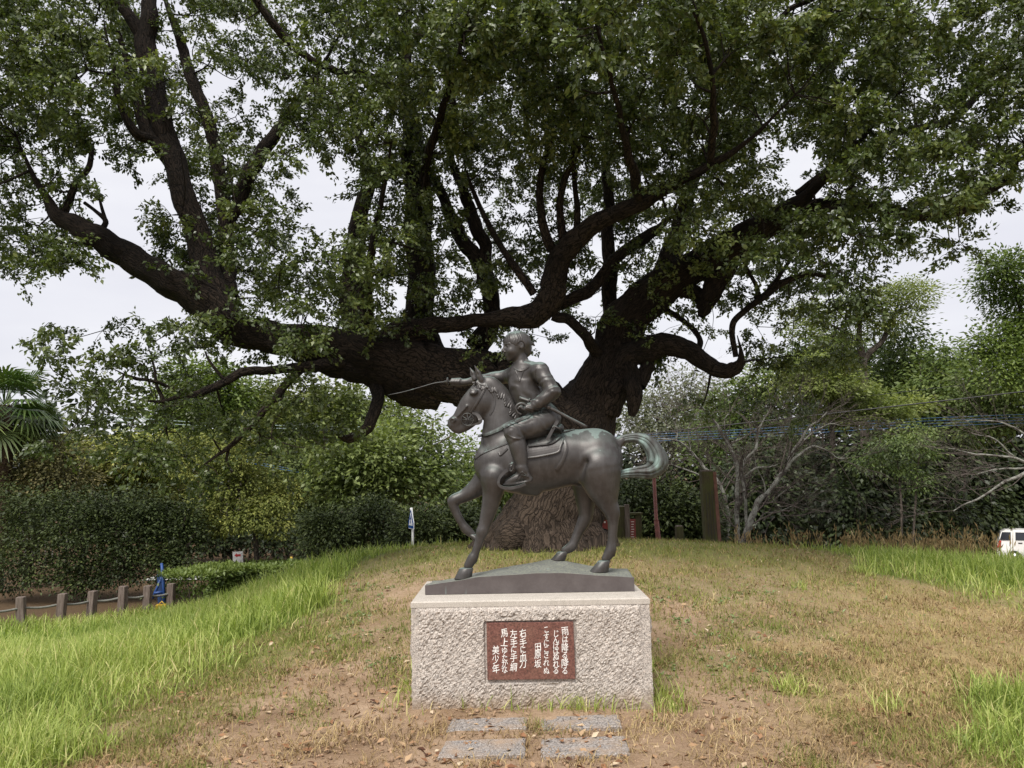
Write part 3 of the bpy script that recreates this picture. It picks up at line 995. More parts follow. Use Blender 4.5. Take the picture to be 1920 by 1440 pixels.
# hooves: flared cups that stand on the plate
def hoof(a, ra, b, rb, toe, name='hoof'):
    n_ = 20
    mb = MB()
    a, b = np.array(a), np.array(b)
    rows = []
    for k, (t_, rr) in enumerate(((0, ra * .9), (0.06, ra * 1.04), (.5, (ra + rb) / 2), (.93, rb), (1, rb * .98))):
        cpt = a + (b - a) * t_
        rows.append([(cpt[0] + rr * 1.12 * math.cos(q) + toe[0] * t_ * (.5 + .5 * math.cos(q - math.atan2(0, toe[0]))), cpt[1] + rr * .92 * math.sin(q), cpt[2]) for q in np.linspace(0, 2 * math.pi, n_, endpoint=False)])
    vs_ = sum(rows, [])
    fs_ = [(k * n_ + i, k * n_ + (i + 1) % n_, k * n_ + n_ + (i + 1) % n_, k * n_ + n_ + i) for k in range(4) for i in range(n_)]
    fs_ += [tuple(range(n_ - 1, -1, -1)), tuple(range(4 * n_, 5 * n_))]
    mb.add(vs_, [f[::-1] for f in fs_])
    return mb.build(name, M_BRONZE, horse, True)
def on_plate(p):
    hit = plate_bvh.ray_cast(Vector((p[0], p[1], p[2] + .3)), Vector((0, 0, -1)))
    return np.array([p[0], p[1], hit[0].z - .004 if hit[0] is not None else p[2]])
for top, bot, ra, rb, toe in ((C(503, 1338, -.09), C(488, 1384, -.09), r(31), r(38), (-.01, 0)), (C(1247, 1298, -.09), C(1224, 1345, -.09), r(28), r(39), (-.02, 0)),
                              (C(1024, 1250, .09), C(1000, 1288, .09), r(25), r(33), (-.012, 0))):
    hoof(top, ra, on_plate(bot), rb, toe)
hoof(C(534, 1157, .08), r(20), C(566, 1190, .075), r(27), (.004, 0))

# mane: short plaited locks down the crest
Mn = Sculpt(C(560, 560, -.1) - .05, C(830, 280, .1) + .05, 0.004)
crest = catmull([C(566, 330, -.004), C(610, 335, -.006), (C(660, 352, -.008)), C(705, 385, -.010), C(742, 425, -.012), C(770, 470, -.014), C(790, 520, -.016)], 4)
for i in range(len(crest)):
    p = crest[i]
    tn = crest[min(i + 1, len(crest) - 1)] - crest[max(i - 1, 0)]
    tn /= np.linalg.norm(tn)
    inn = np.array([tn[2], 0, -tn[0]]); inn = inn if inn[2] < 0 else -inn
    ln = .050 + .012 * math.sin(i * 1.3)
    Mn.cap(p + np.array([0, 0.012, 0]), p + np.array([0, -.018, 0]) + inn * .012, .013, .012, 1, .006)
    e_ = p + inn * ln + tn * .020
    hit = bvh_h.ray_cast(Vector(EYE), Vector(e_ - EYE).normalized())
    yy = hit[0].y - .003 if hit[0] is not None else e_[1]
    Mn.cap(p + np.array([0, -.018, 0]) + inn * .010, np.array([e_[0], yy, e_[2]]), .0105, .007, 1, .003)
for i in range(5):                                   # forelock
    Mn.cap(C(572, 325, -.02 + i * .01), C(540 + i * 2, 352 + 4 * i, -.036 + i * .015), .009, .005, 1, .004)
pm, qm = Mn.mesh(1)
mane = new_mesh('mane', pm, qm, M_BRONZE, True, horse)
mane['label'] = 'short plaited mane'

# tail: twisted locks sweeping up and round
tp_ = [(1318, 655, 20), (1345, 645, 23), (1410, 634, 27), (1475, 655, 40), (1522, 712, 50), (1537, 772, 58), (1495, 815, 42), (1420, 824, 28), (1340, 836, 20), (1250, 878, 5)]
cl = catmull([np.array([*C(x, y, 0.0)]) for x, y, _ in tp_], 9)
rad_t = catmull([(q, 0, 0) for _, _, q in tp_], 9)[:, 0] * u
tan, fa, fb = frames(cl)
tv, tfc = [], []
trn = np.random.default_rng(8)
for k in range(17):
    ph = k * 2.399
    rr = 0.0 if k == 0 else (0.60 if k % 2 else 0.80)
    tw = np.linspace(0, 1.5 + .4 * math.sin(k), len(cl))
    off = (np.cos(ph + tw)[:, None] * fa + 0.75 * np.sin(ph + tw)[:, None] * fb) * (rr * rad_t)[:, None]
    fat = rad_t * (0.62 if k == 0 else 0.32 + .05 * trn.normal())
    end = int(len(cl) * (1 - 0.10 * trn.random())) if k else len(cl)
    fat = fat * np.clip((np.arange(len(cl))[::-1] - (len(cl) - end)) / 6.0 + .15, 0.05, 1)
    a, b = tube_np((cl + off)[:end], fat[:end], 9)
    tfc.append(b + len(tv)); tv += list(a)
tail = new_mesh('tail', np.array(tv), np.vstack(tfc), M_VERDI, True, horse)
tail['label'] = 'long greenish tail curling back under itself'

# ---- rider: one continuous clothed figure
lo = np.minimum(C(390, 940, -.3), C(390, 940, .3)) - .02
hi = np.maximum(C(1060, 50, -.3), C(1060, 50, .3)) + .02
lo[1], hi[1] = YS - .30, YS + .30
B = Sculpt(lo, hi, 0.0058)
B.chain([(C(806, 300, -.005), r(74)), (C(812, 340, -.01), r(82)), (C(830, 395, -.01), r(88)), (C(858, 455, -.005), r(86)), (C(900, 525, 0), r(88))], 0.84, .03)
B.chain([(C(742, 302, .09), r(41)), (C(820, 270, 0), r(40)), (C(900, 275, -.10), r(44))], 1, .07)       # shoulder girdle
B.chain([(C(802, 262, 0), r(44)), (C(796, 215, -.005), r(39))], 1, .018)                            # neck
B.ell(C(950, 530, -.02), (r(62), .10, r(70)), None, .03)
# near arm
B.chain([(C(900, 278, -.105), r(46)), (C(940, 338, -.145), r(42)), (C(968, 386, -.165), r(41))], 1, .03)
B.chain([(C(968, 388, -.17), r(43)), (C(925, 425, -.175), r(36)), (C(886, 452, -.17), r(27))], 1, .010)
B.cap(C(898, 444, -.172), C(880, 456, -.168), r(33), r(32), 1, .004)                            # cuff
# far arm reaching forward
B.chain([(C(742, 302, .10), r(43)), (C(690, 310, .115), r(33)), (C(636, 313, .13), r(29))], 1, .014)
B.cap(C(668, 311, .12), C(646, 313, .128), r(36), r(34), 1, .004)                                # rolled sleeve
B.cap(C(700, 309, .115), C(690, 310, .117), r(39), r(37), 1, .004)
B.chain([(C(636, 313, .13), r(28)), (C(560, 325, .15), r(26)), (C(503, 335, .16), r(18))], 1, .012)
# near leg: full breeches, bound calf, tabi shoe
B.chain([(C(935, 545, -.07), r(76)), (C(850, 577, -.125), r(66)), (C(757, 603, -.175), r(47))], 1, .02)
B.cap(C(752, 604, -.178), C(764, 628, -.18), r(47), r(49), 1, .012)
B.chain([(C(768, 630, -.18), r(44)), (C(780, 680, -.185), r(46)), (C(792, 735, -.187), r(40)), (C(801, 790, -.19), r(31))], .95, .008)
B.cap(C(800, 800, -.19), C(804, 812, -.19), r(34), r(32), 1, .004)
B.chain([(C(808, 820, -.19), r(31)), (C(812, 838, -.19), r(28)), (C(765, 858, -.195), r(24)), (C(716, 877, -.20), r(14))], .85, .012)
B.cap(C(832, 848, -.19), C(845, 858, -.19), r(20), r(16), 1, .012)
B.chain([(C(848, 868, -.19), r(9)), (C(770, 884, -.195), r(9)), (C(700, 889, -.20), r(7))], 1.9, .004)       # sole
# far leg
B.chain([(C(935, 545, .07), r(74)), (C(840, 580, .14), r(62)), (C(760, 610, .18), r(46)), (C(785, 690, .185), r(44)), (C(800, 790, .19), r(32)), (C(770, 860, .195), r(24)), (C(715, 878, .2), r(14))], .9, .015)
# collar band, shirt hem and folds
B.chain([(C(770, 262, -.045), r(8)), (C(800, 272, -.062), r(8)), (C(838, 262, -.045), r(8))], 1, .006)
B.chain([(C(800, 470, -.09), r(12)), (C(850, 500, -.118), r(13)), (C(920, 515, -.118), r(13)), (C(978, 505, -.09), r(12))], 1, .012)
B.cap(C(770, 285, -.055), C(812, 345, -.085), .003, .002, 1, .006, True)
B.cap(C(826, 275, -.06), C(812, 345, -.085), .003, .002, 1, .006, True)
# cloth: soft irregular folds over shirt, sleeves and breeches
def cloth(X, Y, Z):
    def seg_mask(a, b, rad):
        D_ = b - a; L2 = (D_ ** 2).sum()
        x, y, z = X - a[0], Y - a[1], Z - a[2]
        t_ = np.clip((x * D_[0] + y * D_[1] + z * D_[2]) / L2, 0, 1)
        dd = np.sqrt((x - t_ * D_[0]) ** 2 + (y - t_ * D_[1]) ** 2 + (z - t_ * D_[2]) ** 2)
        return np.clip((rad - dd) / .03, 0, 1), t_
    w1 = .018 * np.sin(X * 31 + Z * 17 + Y * 12) + .012 * np.sin(Z * 53 - X * 23 + Y * 31)
    m1, _ = seg_mask(C(800, 300, 0), C(880, 500, 0), .155)
    f1 = np.sin((X * .8 + Z * .5 + Y * .5 + w1) * 92)
    m2, _ = seg_mask(C(905, 285, -.11), C(968, 388, -.17), .08)
    f2 = np.sin((X * -.5 + Z * .8 + w1) * 135)
    m3, _ = seg_mask(C(968, 388, -.17), C(890, 450, -.17), .07)
    f3 = np.sin((X * .85 + Z * .25 + w1) * 150)
    m4, _ = seg_mask(C(935, 545, -.07), C(757, 605, -.175), .11)
    f4 = np.sin((X * .35 + Z * .9 + w1 * 1.4) * 120)
    pw = lambda f: np.sign(f) * np.abs(f) ** .7
    return (.0024 * m1 * pw(f1) + .0019 * m2 * pw(f2) + .0022 * m3 * pw(f3) + .0022 * m4 * pw(f4))
B.displace(cloth)
# hands with fingers
def hand_near():
    B.cap(C(880, 458, -.168), C(858, 470, -.165), r(20), r(22), 1, .008)
    for i in range(4):
        x = 866 - i * 12
        B.cap(C(x, 458 + 2 * i, -.186), C(x - 12, 476 + 2 * i, -.190), r(8.2), r(7.8), 1, .003)
        B.cap(C(x - 12, 476 + 2 * i, -.190), C(x - 6, 498 - i, -.172), r(7.8), r(6.8), 1, .003)
    B.cap(C(870, 452, -.155), C(834, 455, -.165), r(9), r(7.5), 1, .004)
def hand_far():
    B.cap(C(505, 336, .16), C(458, 337, .165), r(18), r(22), 1, .008)
    for i in range(4):
        x = 468 - i * 14
        B.cap(C(x, 322, .15), C(x - 7, 334, .143), r(9), r(8.5), 1, .003)
        B.cap(C(x - 7, 334, .143), C(x - 3, 351, .158), r(8.5), r(7.5), 1, .003)
    B.cap(C(470, 320, .165), C(424, 322, .16), r(9), r(8), 1, .004)
hand_near(); hand_far()
# head: local frame facing left and a little to the viewer
YAW = R(22)
fw = np.array([-math.cos(YAW), -math.sin(YAW), -.05]); fw /= np.linalg.norm(fw)
sd_ = np.cross(np.array([0, 0, 1.0]), fw); sd_ /= np.linalg.norm(sd_)       # his left, towards the viewer
up_ = np.cross(fw, sd_)
HC = C(772, 147, -.01)
MH = [fw, sd_, up_]
def hl(f, s, z):
    return HC + (fw * f + sd_ * s + up_ * z) * u
B.ell(hl(-6, 0, 18), np.array([74, 60, 62]) * u, MH, .012)
B.ell(hl(22, 0, -12), np.array([48, 52, 62]) * u, MH, .014)
B.chain([(hl(28, 0, -30), r(42)), (hl(45, 0, -62), r(17))], 1, .016)
B.chain([(hl(-10, 0, -20), r(38)), (hl(-18, 0, -70), r(36))], 1, .02)
for s_ in (-1, 1):
    B.ell(hl(66, s_ * 24, 4), np.array([11, 15, 9]) * u, MH, .010, True)
    B.ell(hl(57, s_ * 24, 3), np.array([9, 12, 6.5]) * u, MH, .003)
    B.cap(hl(66, s_ * 12, 17), hl(57, s_ * 38, 16), r(5), r(4), 1, .008)
    B.ell(hl(44, s_ * 30, -24), np.array([20, 18, 20]) * u, MH, .012)
    B.ell(hl(-8, s_ * 58, 2), np.array([13, 7, 22]) * u, MH, .004)
    B.ell(hl(-5, s_ * 65, 4), np.array([6, 5, 11]) * u, MH, .004, True)
    B.ell(hl(74, s_ * 7, -26), np.array([6, 6, 4]) * u, MH, .004)
B.cap(hl(64, 0, 16), hl(80, 0, -20), r(6), r(8), 1, .006)
B.ell(hl(63, 0, -41), np.array([6, 15, 5]) * u, MH, .006)
B.ell(hl(61, 0, -50), np.array([6, 13, 5]) * u, MH, .006)
B.cap(hl(70, -13, -45.5), hl(70, 13, -45.5), r(1.6), r(1.6), 1, .003, True)
pos, quads = B.mesh(1)
rider = new_mesh('rider', pos, quads, M_BRONZE, True, statue)
rider['label'] = 'bronze boy in shirt and breeches pointing a sword forward'
bvh_r = BVHTree.FromPolygons([Vector(p) for p in pos], [tuple(int(i) for i in q) for q in quads])
# hair: bowl cut with strands and a small tied tuft
Hs = Sculpt(HC - .14, HC + .14, 0.0034)
Hs.ell(hl(-9, 0, 24), np.array([79, 66, 66]) * u, MH, .01)
Hs.ell(hl(60, 0, -52), np.array([76, 90, 76]) * u, MH, .006, True)
Hs.ell(hl(-4, 62, -12), np.array([22, 30, 34]) * u, MH, .006, True)
Hs.ell(hl(-4, -62, -12), np.array([22, 30, 34]) * u, MH, .006, True)
Hs.ell(hl(-45, 0, -10), np.array([42, 44, 50]) * u, MH, .012)
Hs.cap(hl(-80, 0, 20), hl(-94, 0, 20), r(9), r(10), 1, .004)
Hs.cap(hl(-94, 0, 20), hl(-110, 0, 8), r(10), r(4), 1, .004)
def strands(X, Y, Z):
    x, y, z = X - HC[0], Y - HC[1], Z - HC[2]
    f_ = x * fw[0] + y * fw[1] + z * fw[2]
    s_ = x * sd_[0] + y * sd_[1] + z * sd_[2]
    an = np.arctan2(s_, f_ + .02)
    return 0.0011 * np.sin(an * 34 + 2 * np.sin(z * 90)) + 0.0008 * np.sin(an * 13 + z * 60)
Hs.displace(strands)
ph_, qh_ = Hs.mesh(1)
new_mesh('hair', ph_, qh_, M_BRONZE, True, rider)

# ---- gear laid over horse and rider
def drape(px_, py_, which=(bvh_h,), fallback=-.15):
    p = C(px_, py_)
    d = Vector(p - EYE).normalized()
    best = None
    for b in which:
        h = b.ray_cast(Vector(EYE), d)
        if h[0] is not None and (best is None or h[3] < best[1]):
            best = (np.array(h[0]), h[3])
    return (best[0] if best else C(px_, py_, fallback)), np.array(d)
def ribbon(name, pts, width, parent, mat=M_BRONZE, which=(bvh_h,), lift=.006, thick=.006, free=None, per=6):
    path = catmull([(x, y, 0) for x, y in pts], per)
    if free is not None:
        dz = np.interp(np.linspace(0, 1, len(path)), np.linspace(0, 1, len(free)), free)
    wd = np.interp(np.linspace(0, 1, len(path)), np.linspace(0, 1, len(np.atleast_1d(width))), np.atleast_1d(width))
    tn = np.gradient(path[:, :2], axis=0)
    tn /= np.linalg.norm(tn, axis=1)[:, None] + 1e-9
    nr = np.stack([-tn[:, 1], tn[:, 0]], 1)
    vs_ = []
    for i in range(len(path)):
        for sg in (-.5, 0, .5):
            q = path[i, :2] + nr[i] * sg * wd[i]
            if free is not None:
                hit = C(q[0], q[1], dz[i]); d = np.array([0, 1.0, 0])
                fr__ = hit - d * thick / 2; bk__ = hit + d * thick / 2
            else:
                hit, d = drape(q[0], q[1], which)
                fr__ = hit - d * (lift + (thick * .3 if sg == 0 else 0)); bk__ = hit + d * .004
            vs_.append((fr__, bk__))
    v_ = [a for a, _ in vs_] + [b for _, b in vs_]
    nn = len(vs_)
    f_ = []
    for i in range(len(path) - 1):
        for k in range(2):
            a = i * 3 + k
            f_.append((a, a + 1, a + 4, a + 3)); f_.append((nn + a, nn + a + 3, nn + a + 4, nn + a + 1))
        a = i * 3
        f_.append((a, a + 3, nn + a + 3, nn + a)); f_.append((a + 2, nn + a + 2, nn + a + 5, a + 5))
    e_ = (len(path) - 1) * 3
    f_ += [(0, nn, nn + 1, 1), (1, nn + 1, nn + 2, 2), (e_, e_ + 1, nn + e_ + 1, nn + e_), (e_ + 1, e_ + 2, nn + e_ + 2, nn + e_ + 1)]
    return new_mesh(name, v_, f_, mat, False, parent)
def patch(name, left, right, parent, lift, mat=M_BRONZE, ncol=22, per=5):
    Lp, Rp = catmull([(x, y, 0) for x, y in left], per), catmull([(x, y, 0) for x, y in right], per)
    vs_, nr_ = [], len(Lp)
    for i in range(nr_):
        for k in range(ncol):
            w = k / (ncol - 1)
            q = Lp[i] * (1 - w) + Rp[i] * w
            hit, d = drape(q[0], q[1])
            vs_.append((hit - d * lift, hit + d * .006))
    v_ = [a for a, _ in vs_] + [b for _, b in vs_]
    nn = len(vs_)
    f_ = []
    for i in range(nr_ - 1):
        for k in range(ncol - 1):
            a = i * ncol + k
            f_.append((a, a + ncol, a + ncol + 1, a + 1))
    bd = [k for k in range(ncol)] + [i * ncol + ncol - 1 for i in range(1, nr_)] + [(nr_ - 1) * ncol + k for k in range(ncol - 2, -1, -1)] + [i * ncol for i in range(nr_ - 2, 0, -1)]
    for a, b in zip(bd, bd[1:] + bd[:1]):
        f_.append((a, b, nn + b, nn + a))
    return new_mesh(name, v_, f_, mat, False, parent)
patch('saddle_blanket', [(822, 600), (826, 680), (832, 748)], [(1040, 596), (1026, 650), (996, 716)], horse, .010)
ribbon('blanket_edge', [(834, 744), (900, 735), (994, 713), (1012, 680), (1027, 640)], 10, horse, lift=.016)
patch('saddle_flap', [(830, 596), (833, 640), (836, 682)], [(1030, 592), (1016, 628), (966, 665)], horse, .018)
ribbon('flap_edge', [(837, 679), (900, 672), (964, 662), (1014, 627)], 9, horse, lift=.024)
# saddle seat and cantle under the boy
Sd = Sculpt(C(780, 720, -.2) - .03, C(1090, 520, .2) + .03, .005)
Sd.lo[1]
Sd.chain([(C(840, 604), r(30)), (C(920, 598), r(34)), (C(1000, 588), r(30))], 3.4, .02)
ps_, qs_ = Sd.mesh(1)
new_mesh('saddle', ps_, qs_, M_BRONZE, True, horse)
ribbon('cantle_strap', [(1006, 520), (975, 580), (937, 650)], [20, 17, 17], horse, free=[-.12, -.165, -.175], thick=.012)
ribbon('tie', [(1000, 612), (1030, 640), (1042, 690), (1022, 755), (988, 808)], [12, 18, 19, 18, 20], horse, lift=.012)
# bow loops of the tie
bow = MB()
for pts in (((988, 610), (968, 590), (975, 575), (1005, 590), (1012, 612), (985, 632), (965, 612)), ((1000, 612), (1040, 602), (1085, 592))):
    pl = catmull([drape(x, y)[0] - np.array([0, .016, 0]) for x, y in pts], 5)
    bow.tube(pl, .0055, 7)
bow.build('tie_bow', M_BRONZE, horse, True)
ribbon('breast_strap', [(546, 752), (580, 725), (640, 697), (726, 664)], 7, horse, lift=.007)
ribbon('girth_tab', [(676, 716), (684, 728), (704, 712), (724, 692)], 9, horse, lift=.008)
ribbon('rein', [(564, 627), (620, 614), (680, 588), (730, 560), (790, 535), (835, 518), (852, 502)], [15, 17, 20, 22, 21, 18, 14], horse, M_VERDI, (bvh_h, bvh_r), .012)
rl = MB()                                   # loose rein loops at the near hand
for pts in (((842, 478), (815, 455), (790, 452), (770, 470), (778, 498), (800, 512)), ((846, 490), (815, 486), (792, 470), (780, 482))):
    rl.tube(catmull([C(x, y, -.17) for x, y in pts], 5), .0085, 7)
rl.build('rein_loop', M_BRONZE, horse, True)
# bridle
ribbon('cheek_strap', [(606, 362), (584, 405), (556, 452), (526, 500)], 13, horse, lift=.006)
ribbon('throat_strap', [(602, 352), (636, 385), (655, 430), (648, 480), (628, 512)], 8, horse, lift=.005)
ribbon('brow_band', [(534, 338), (560, 340), (604, 356)], 9, horse, lift=.005)
bit = MB()
ctr, _ = drape(508, 537)
dY = ctr[1] - YS - .016
bit.tube(catmull([C(508 + 33 * math.cos(a), 537 + 33 * math.sin(a), dY) for a in np.linspace(0, 2 * math.pi, 17)], 2), .0034, 6)
for a, b in (((482, 520), (534, 556)), ((530, 512), (488, 562)), ((478, 540), (538, 536)), ((506, 506), (512, 568))):
    bit.tube([C(*a, dY), C(*b, dY)], .0026, 6)
bit.build('bit_ring', M_BRONZE, horse, True)
ribbon('curb_rein', [(534, 502), (562, 512), (578, 538), (572, 556), (545, 564), (512, 572)], [10, 17, 22, 16, 8, 6], horse, free=[dY, dY - .01, dY - .02, dY - .02, dY - .01, dY], thick=.007)
# stirrup iron with its leather and buckle
ribbon('stirrup', [(740, 800), (712, 818), (684, 848), (676, 880), (694, 902), (740, 908), (790, 897), (822, 884)], [20, 18, 15, 14, 15, 15, 15, 14], horse, free=[-.20, -.215, -.225, -.23, -.23, -.225, -.22, -.22], thick=.075)
bk_ = MB()
cb = C(742, 797, -.225)
bk_.tube(catmull([C(742 + 13 * math.cos(a), 797 + 20 * math.sin(a), -.245) for a in np.linspace(0, 2 * math.pi, 13)], 2), .004, 6)
bk_.tube([C(752, 770, -.21), C(738, 812, -.23)], .010, 8)
bk_.build('buckle', M_BRONZE, horse, True)
ribbon('collar', [(758, 258), (782, 272), (812, 270), (840, 250)], 9, rider, which=(bvh_r,), lift=.004)
ribbon('neck_opening', [(766, 268), (778, 300), (790, 330), (802, 296), (812, 270)], 6, rider, which=(bvh_r,), lift=.003)
ribbon('sleeve_seam', [(880, 250), (872, 290), (880, 340), (900, 375)], 6, rider, which=(bvh_r,), lift=.003)
ribbon('belt', [(806, 462), (840, 476), (880, 486), (935, 490), (985, 478)], 17, rider, which=(bvh_r,), lift=.006)
ribbon('knee_band', [(722, 618), (750, 634), (785, 640), (816, 630)], 11, rider, which=(bvh_r,), lift=.005)
shoe = MB()                                   # shoe cords
for a, b in (((770, 862), (800, 820)), ((790, 866), (806, 818)), ((812, 866), (806, 818)), ((838, 850), (804, 820)), ((770, 828), (836, 846))):
    pa, pb = drape(*a, which=(bvh_r,))[0], drape(*b, which=(bvh_r,))[0]
    pm_ = drape((a[0] + b[0]) / 2, (a[1] + b[1]) / 2, (bvh_r,))[0]
    shoe.tube(catmull([pa, pm_, pb], 4) - np.array([0, .002, 0]), .0035, 6)
shoe.build('shoe_cord', M_BRONZE, rider, True)

# ---- drawn sword and its scabbard
sw = catmull([C(388, 334, .165), C(330, 341, .172), (C(250, 364, .18)), C(160, 389, .19), C(74, 406, .20)], 8)
swv, swf = [], []
for i, p in enumerate(sw):
    w = .0038 * (1 - .2 * i / len(sw)) if i < len(sw) - 4 else .0038 * .8 * (len(sw) - 1 - i) / 4 + .0004
    swv += [p + np.array([0, 0, w]), p + np.array([0, -.0028, 0]), p + np.array([0, 0, -w]), p + np.array([0, .0028, 0])]
for i in range(len(sw) - 1):
    for k in range(4):
        swf.append((i * 4 + k, i * 4 + (k + 1) % 4, i * 4 + 4 + (k + 1) % 4, i * 4 + 4 + k))
sword = new_mesh('sword', swv, swf, M_BRONZE, False, rider)
sword['label'] = 'thin curved sword held out level to the left'
gd = MB()
axd = (C(380, 335, .166) - C(420, 334, .163)); axd /= np.linalg.norm(axd)
g0 = C(401, 333, .165)
gd.tube([g0 - axd * .005, g0 - axd * .004, g0 + axd * .004, g0 + axd * .005], [.024, .030, .030, .024], 20)
gd.build('guard', M_BRONZE, sword, True)
MB().tube([C(500, 341, .165), C(470, 337, .166), C(425, 335, .163), C(384, 334, .165)], .0085, 8).build('hilt', M_BRONZE, sword, True)
sc_ = catmull([C(788, 421, -.12), C(870, 447, -.15), C(945, 471, -.165), C(1050, 526, -.175), C(1153, 579, -.18)], 6)
sb = MB().tube(sc_, np.linspace(.012, .0105, len(sc_)), 10)
sb.tube([C(938, 465, -.165), C(954, 477, -.167)], .017, 10)
sb.tube([C(838, 437, -.142), C(846, 440, -.144)], .020, 12)
sbo = sb.build('scabbard', M_BRONZE, rider, True)
# ================================================================== LEAVES AND BRANCHES
def leaf_mesh(name, pos, axis, nrm, length, tone, mat, parent=None, wide=0.5, fold=0.18, quads=False):
    """one mesh of many leaves: each a pointed oval folded along its midrib"""
    n = len(pos)
    axis = axis / (np.linalg.norm(axis, axis=1)[:, None] + 1e-9)
    side = np.cross(axis, nrm)
    side /= np.linalg.norm(side, axis=1)[:, None] + 1e-9
    nrm = np.cross(side, axis)
    L = np.asarray(length)[:, None] * np.ones((n, 1))
    W = L * wide * 0.5
    mid = pos + axis * L * 0.48 - nrm * L * fold * 0.35
    lv = pos + axis * L * 0.42 + side * W + nrm * L * fold * 0.3
    rv = pos + axis * L * 0.42 - side * W + nrm * L * fold * 0.3
    tip = pos + axis * L - nrm * L * 0.12
    if quads:
        V = np.stack([pos, lv, tip, rv], 1).reshape(-1, 3)
        b = np.arange(n)[:, None] * 4
        F = b + np.array([[0, 1, 2, 3]])
        k = 4
    else:
        V = np.stack([pos, lv, rv, mid, tip], 1).reshape(-1, 3)
        b = (np.arange(n) * 5)[:, None, None]
        F = (b + np.array([[[0, 3, 1], [0, 2, 3], [1, 3, 4], [2, 4, 3]]])).reshape(-1, 3)
        k = 5
    o = new_mesh(name, V, F, mat, False, parent)
    set_attr(o, 'tone', np.repeat(np.asarray(tone, float), k))
    return o

def unit(v):
    return v / (np.linalg.norm(v, axis=-1, keepdims=True) + 1e-9)

def tubes_mesh(name, specs, mat, parent=None, rough=0.0, seed=1):
    """specs: list of (points, radii, sides); one mesh with UVs running round and along each branch"""
    V, F, UV = [], [], []
    base = 0
    for k, (pts, rad, n) in enumerate(specs):
        pts = np.asarray(pts, float)
        v, f = tube_np(pts, rad, n)
        if rough > 0 and n > 7:
            c = np.repeat(pts, n, axis=0)
            rr = np.repeat(np.broadcast_to(rad, (len(pts),)), n)
            d = v - c
            amt = wobble(v, 40, 0.16, 2.1) + wobble(v, 41, 0.09, 6.0) + wobble(v, 42, 0.035, 17.0)
            if n >= 12:
                an = np.tile(np.arange(n) / n * 2 * np.pi, len(pts))
                amt = amt + .030 * np.sin(an * 5 + 3.0 * wobble(v, 43, 1, 1.2)) + .022 * np.sin(an * 9 + 4.0 * wobble(v, 44, 1, 1.6))
            v = c + d * (1 + rough * amt)[:, None]
        seg = np.concatenate([[0], np.cumsum(np.linalg.norm(np.diff(pts, axis=0), axis=1))])
        circ = 2 * np.pi * float(np.mean(rad))
        uu = np.tile(np.arange(n) / n, len(pts)) * circ
        vv = np.repeat(seg, n)
        uvv = np.stack([uu, vv + k * 3.7], 1)
        UV.append(uvv[f.ravel()])
        # the seam: last quad of each ring wraps to the next turn
        last = (np.arange(len(f)) % n) == n - 1
        loc = UV[-1].reshape(-1, 4, 2)
        loc[last, 1, 0] += circ; loc[last, 2, 0] += circ
        UV[-1] = loc.reshape(-1, 2)
        V.append(v); F.append(f + base); base += len(v)
    o = new_mesh(name, np.vstack(V), np.vstack(F), mat, True, parent)
    uvl = o.data.uv_layers.new(name='UVMap')
    uvl.data.foreach_set('uv', np.vstack(UV).astype(np.float32).ravel())
    return o

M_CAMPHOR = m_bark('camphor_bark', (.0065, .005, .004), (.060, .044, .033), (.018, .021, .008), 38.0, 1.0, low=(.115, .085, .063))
M_CLEAF = m_leaf('camphor_leaf', (.022, .035, .011), (.075, .104, .029), (.23, .265, .08), 0.36, 0.32, 0.5, 0.7)

# ================================================================== THE GREAT CAMPHOR TREE
YT = 11.0
camphor = thing('camphor_tree', G(1025, 1026), 'huge old spreading camphor tree with a mossy trunk behind the statue', 'tree')
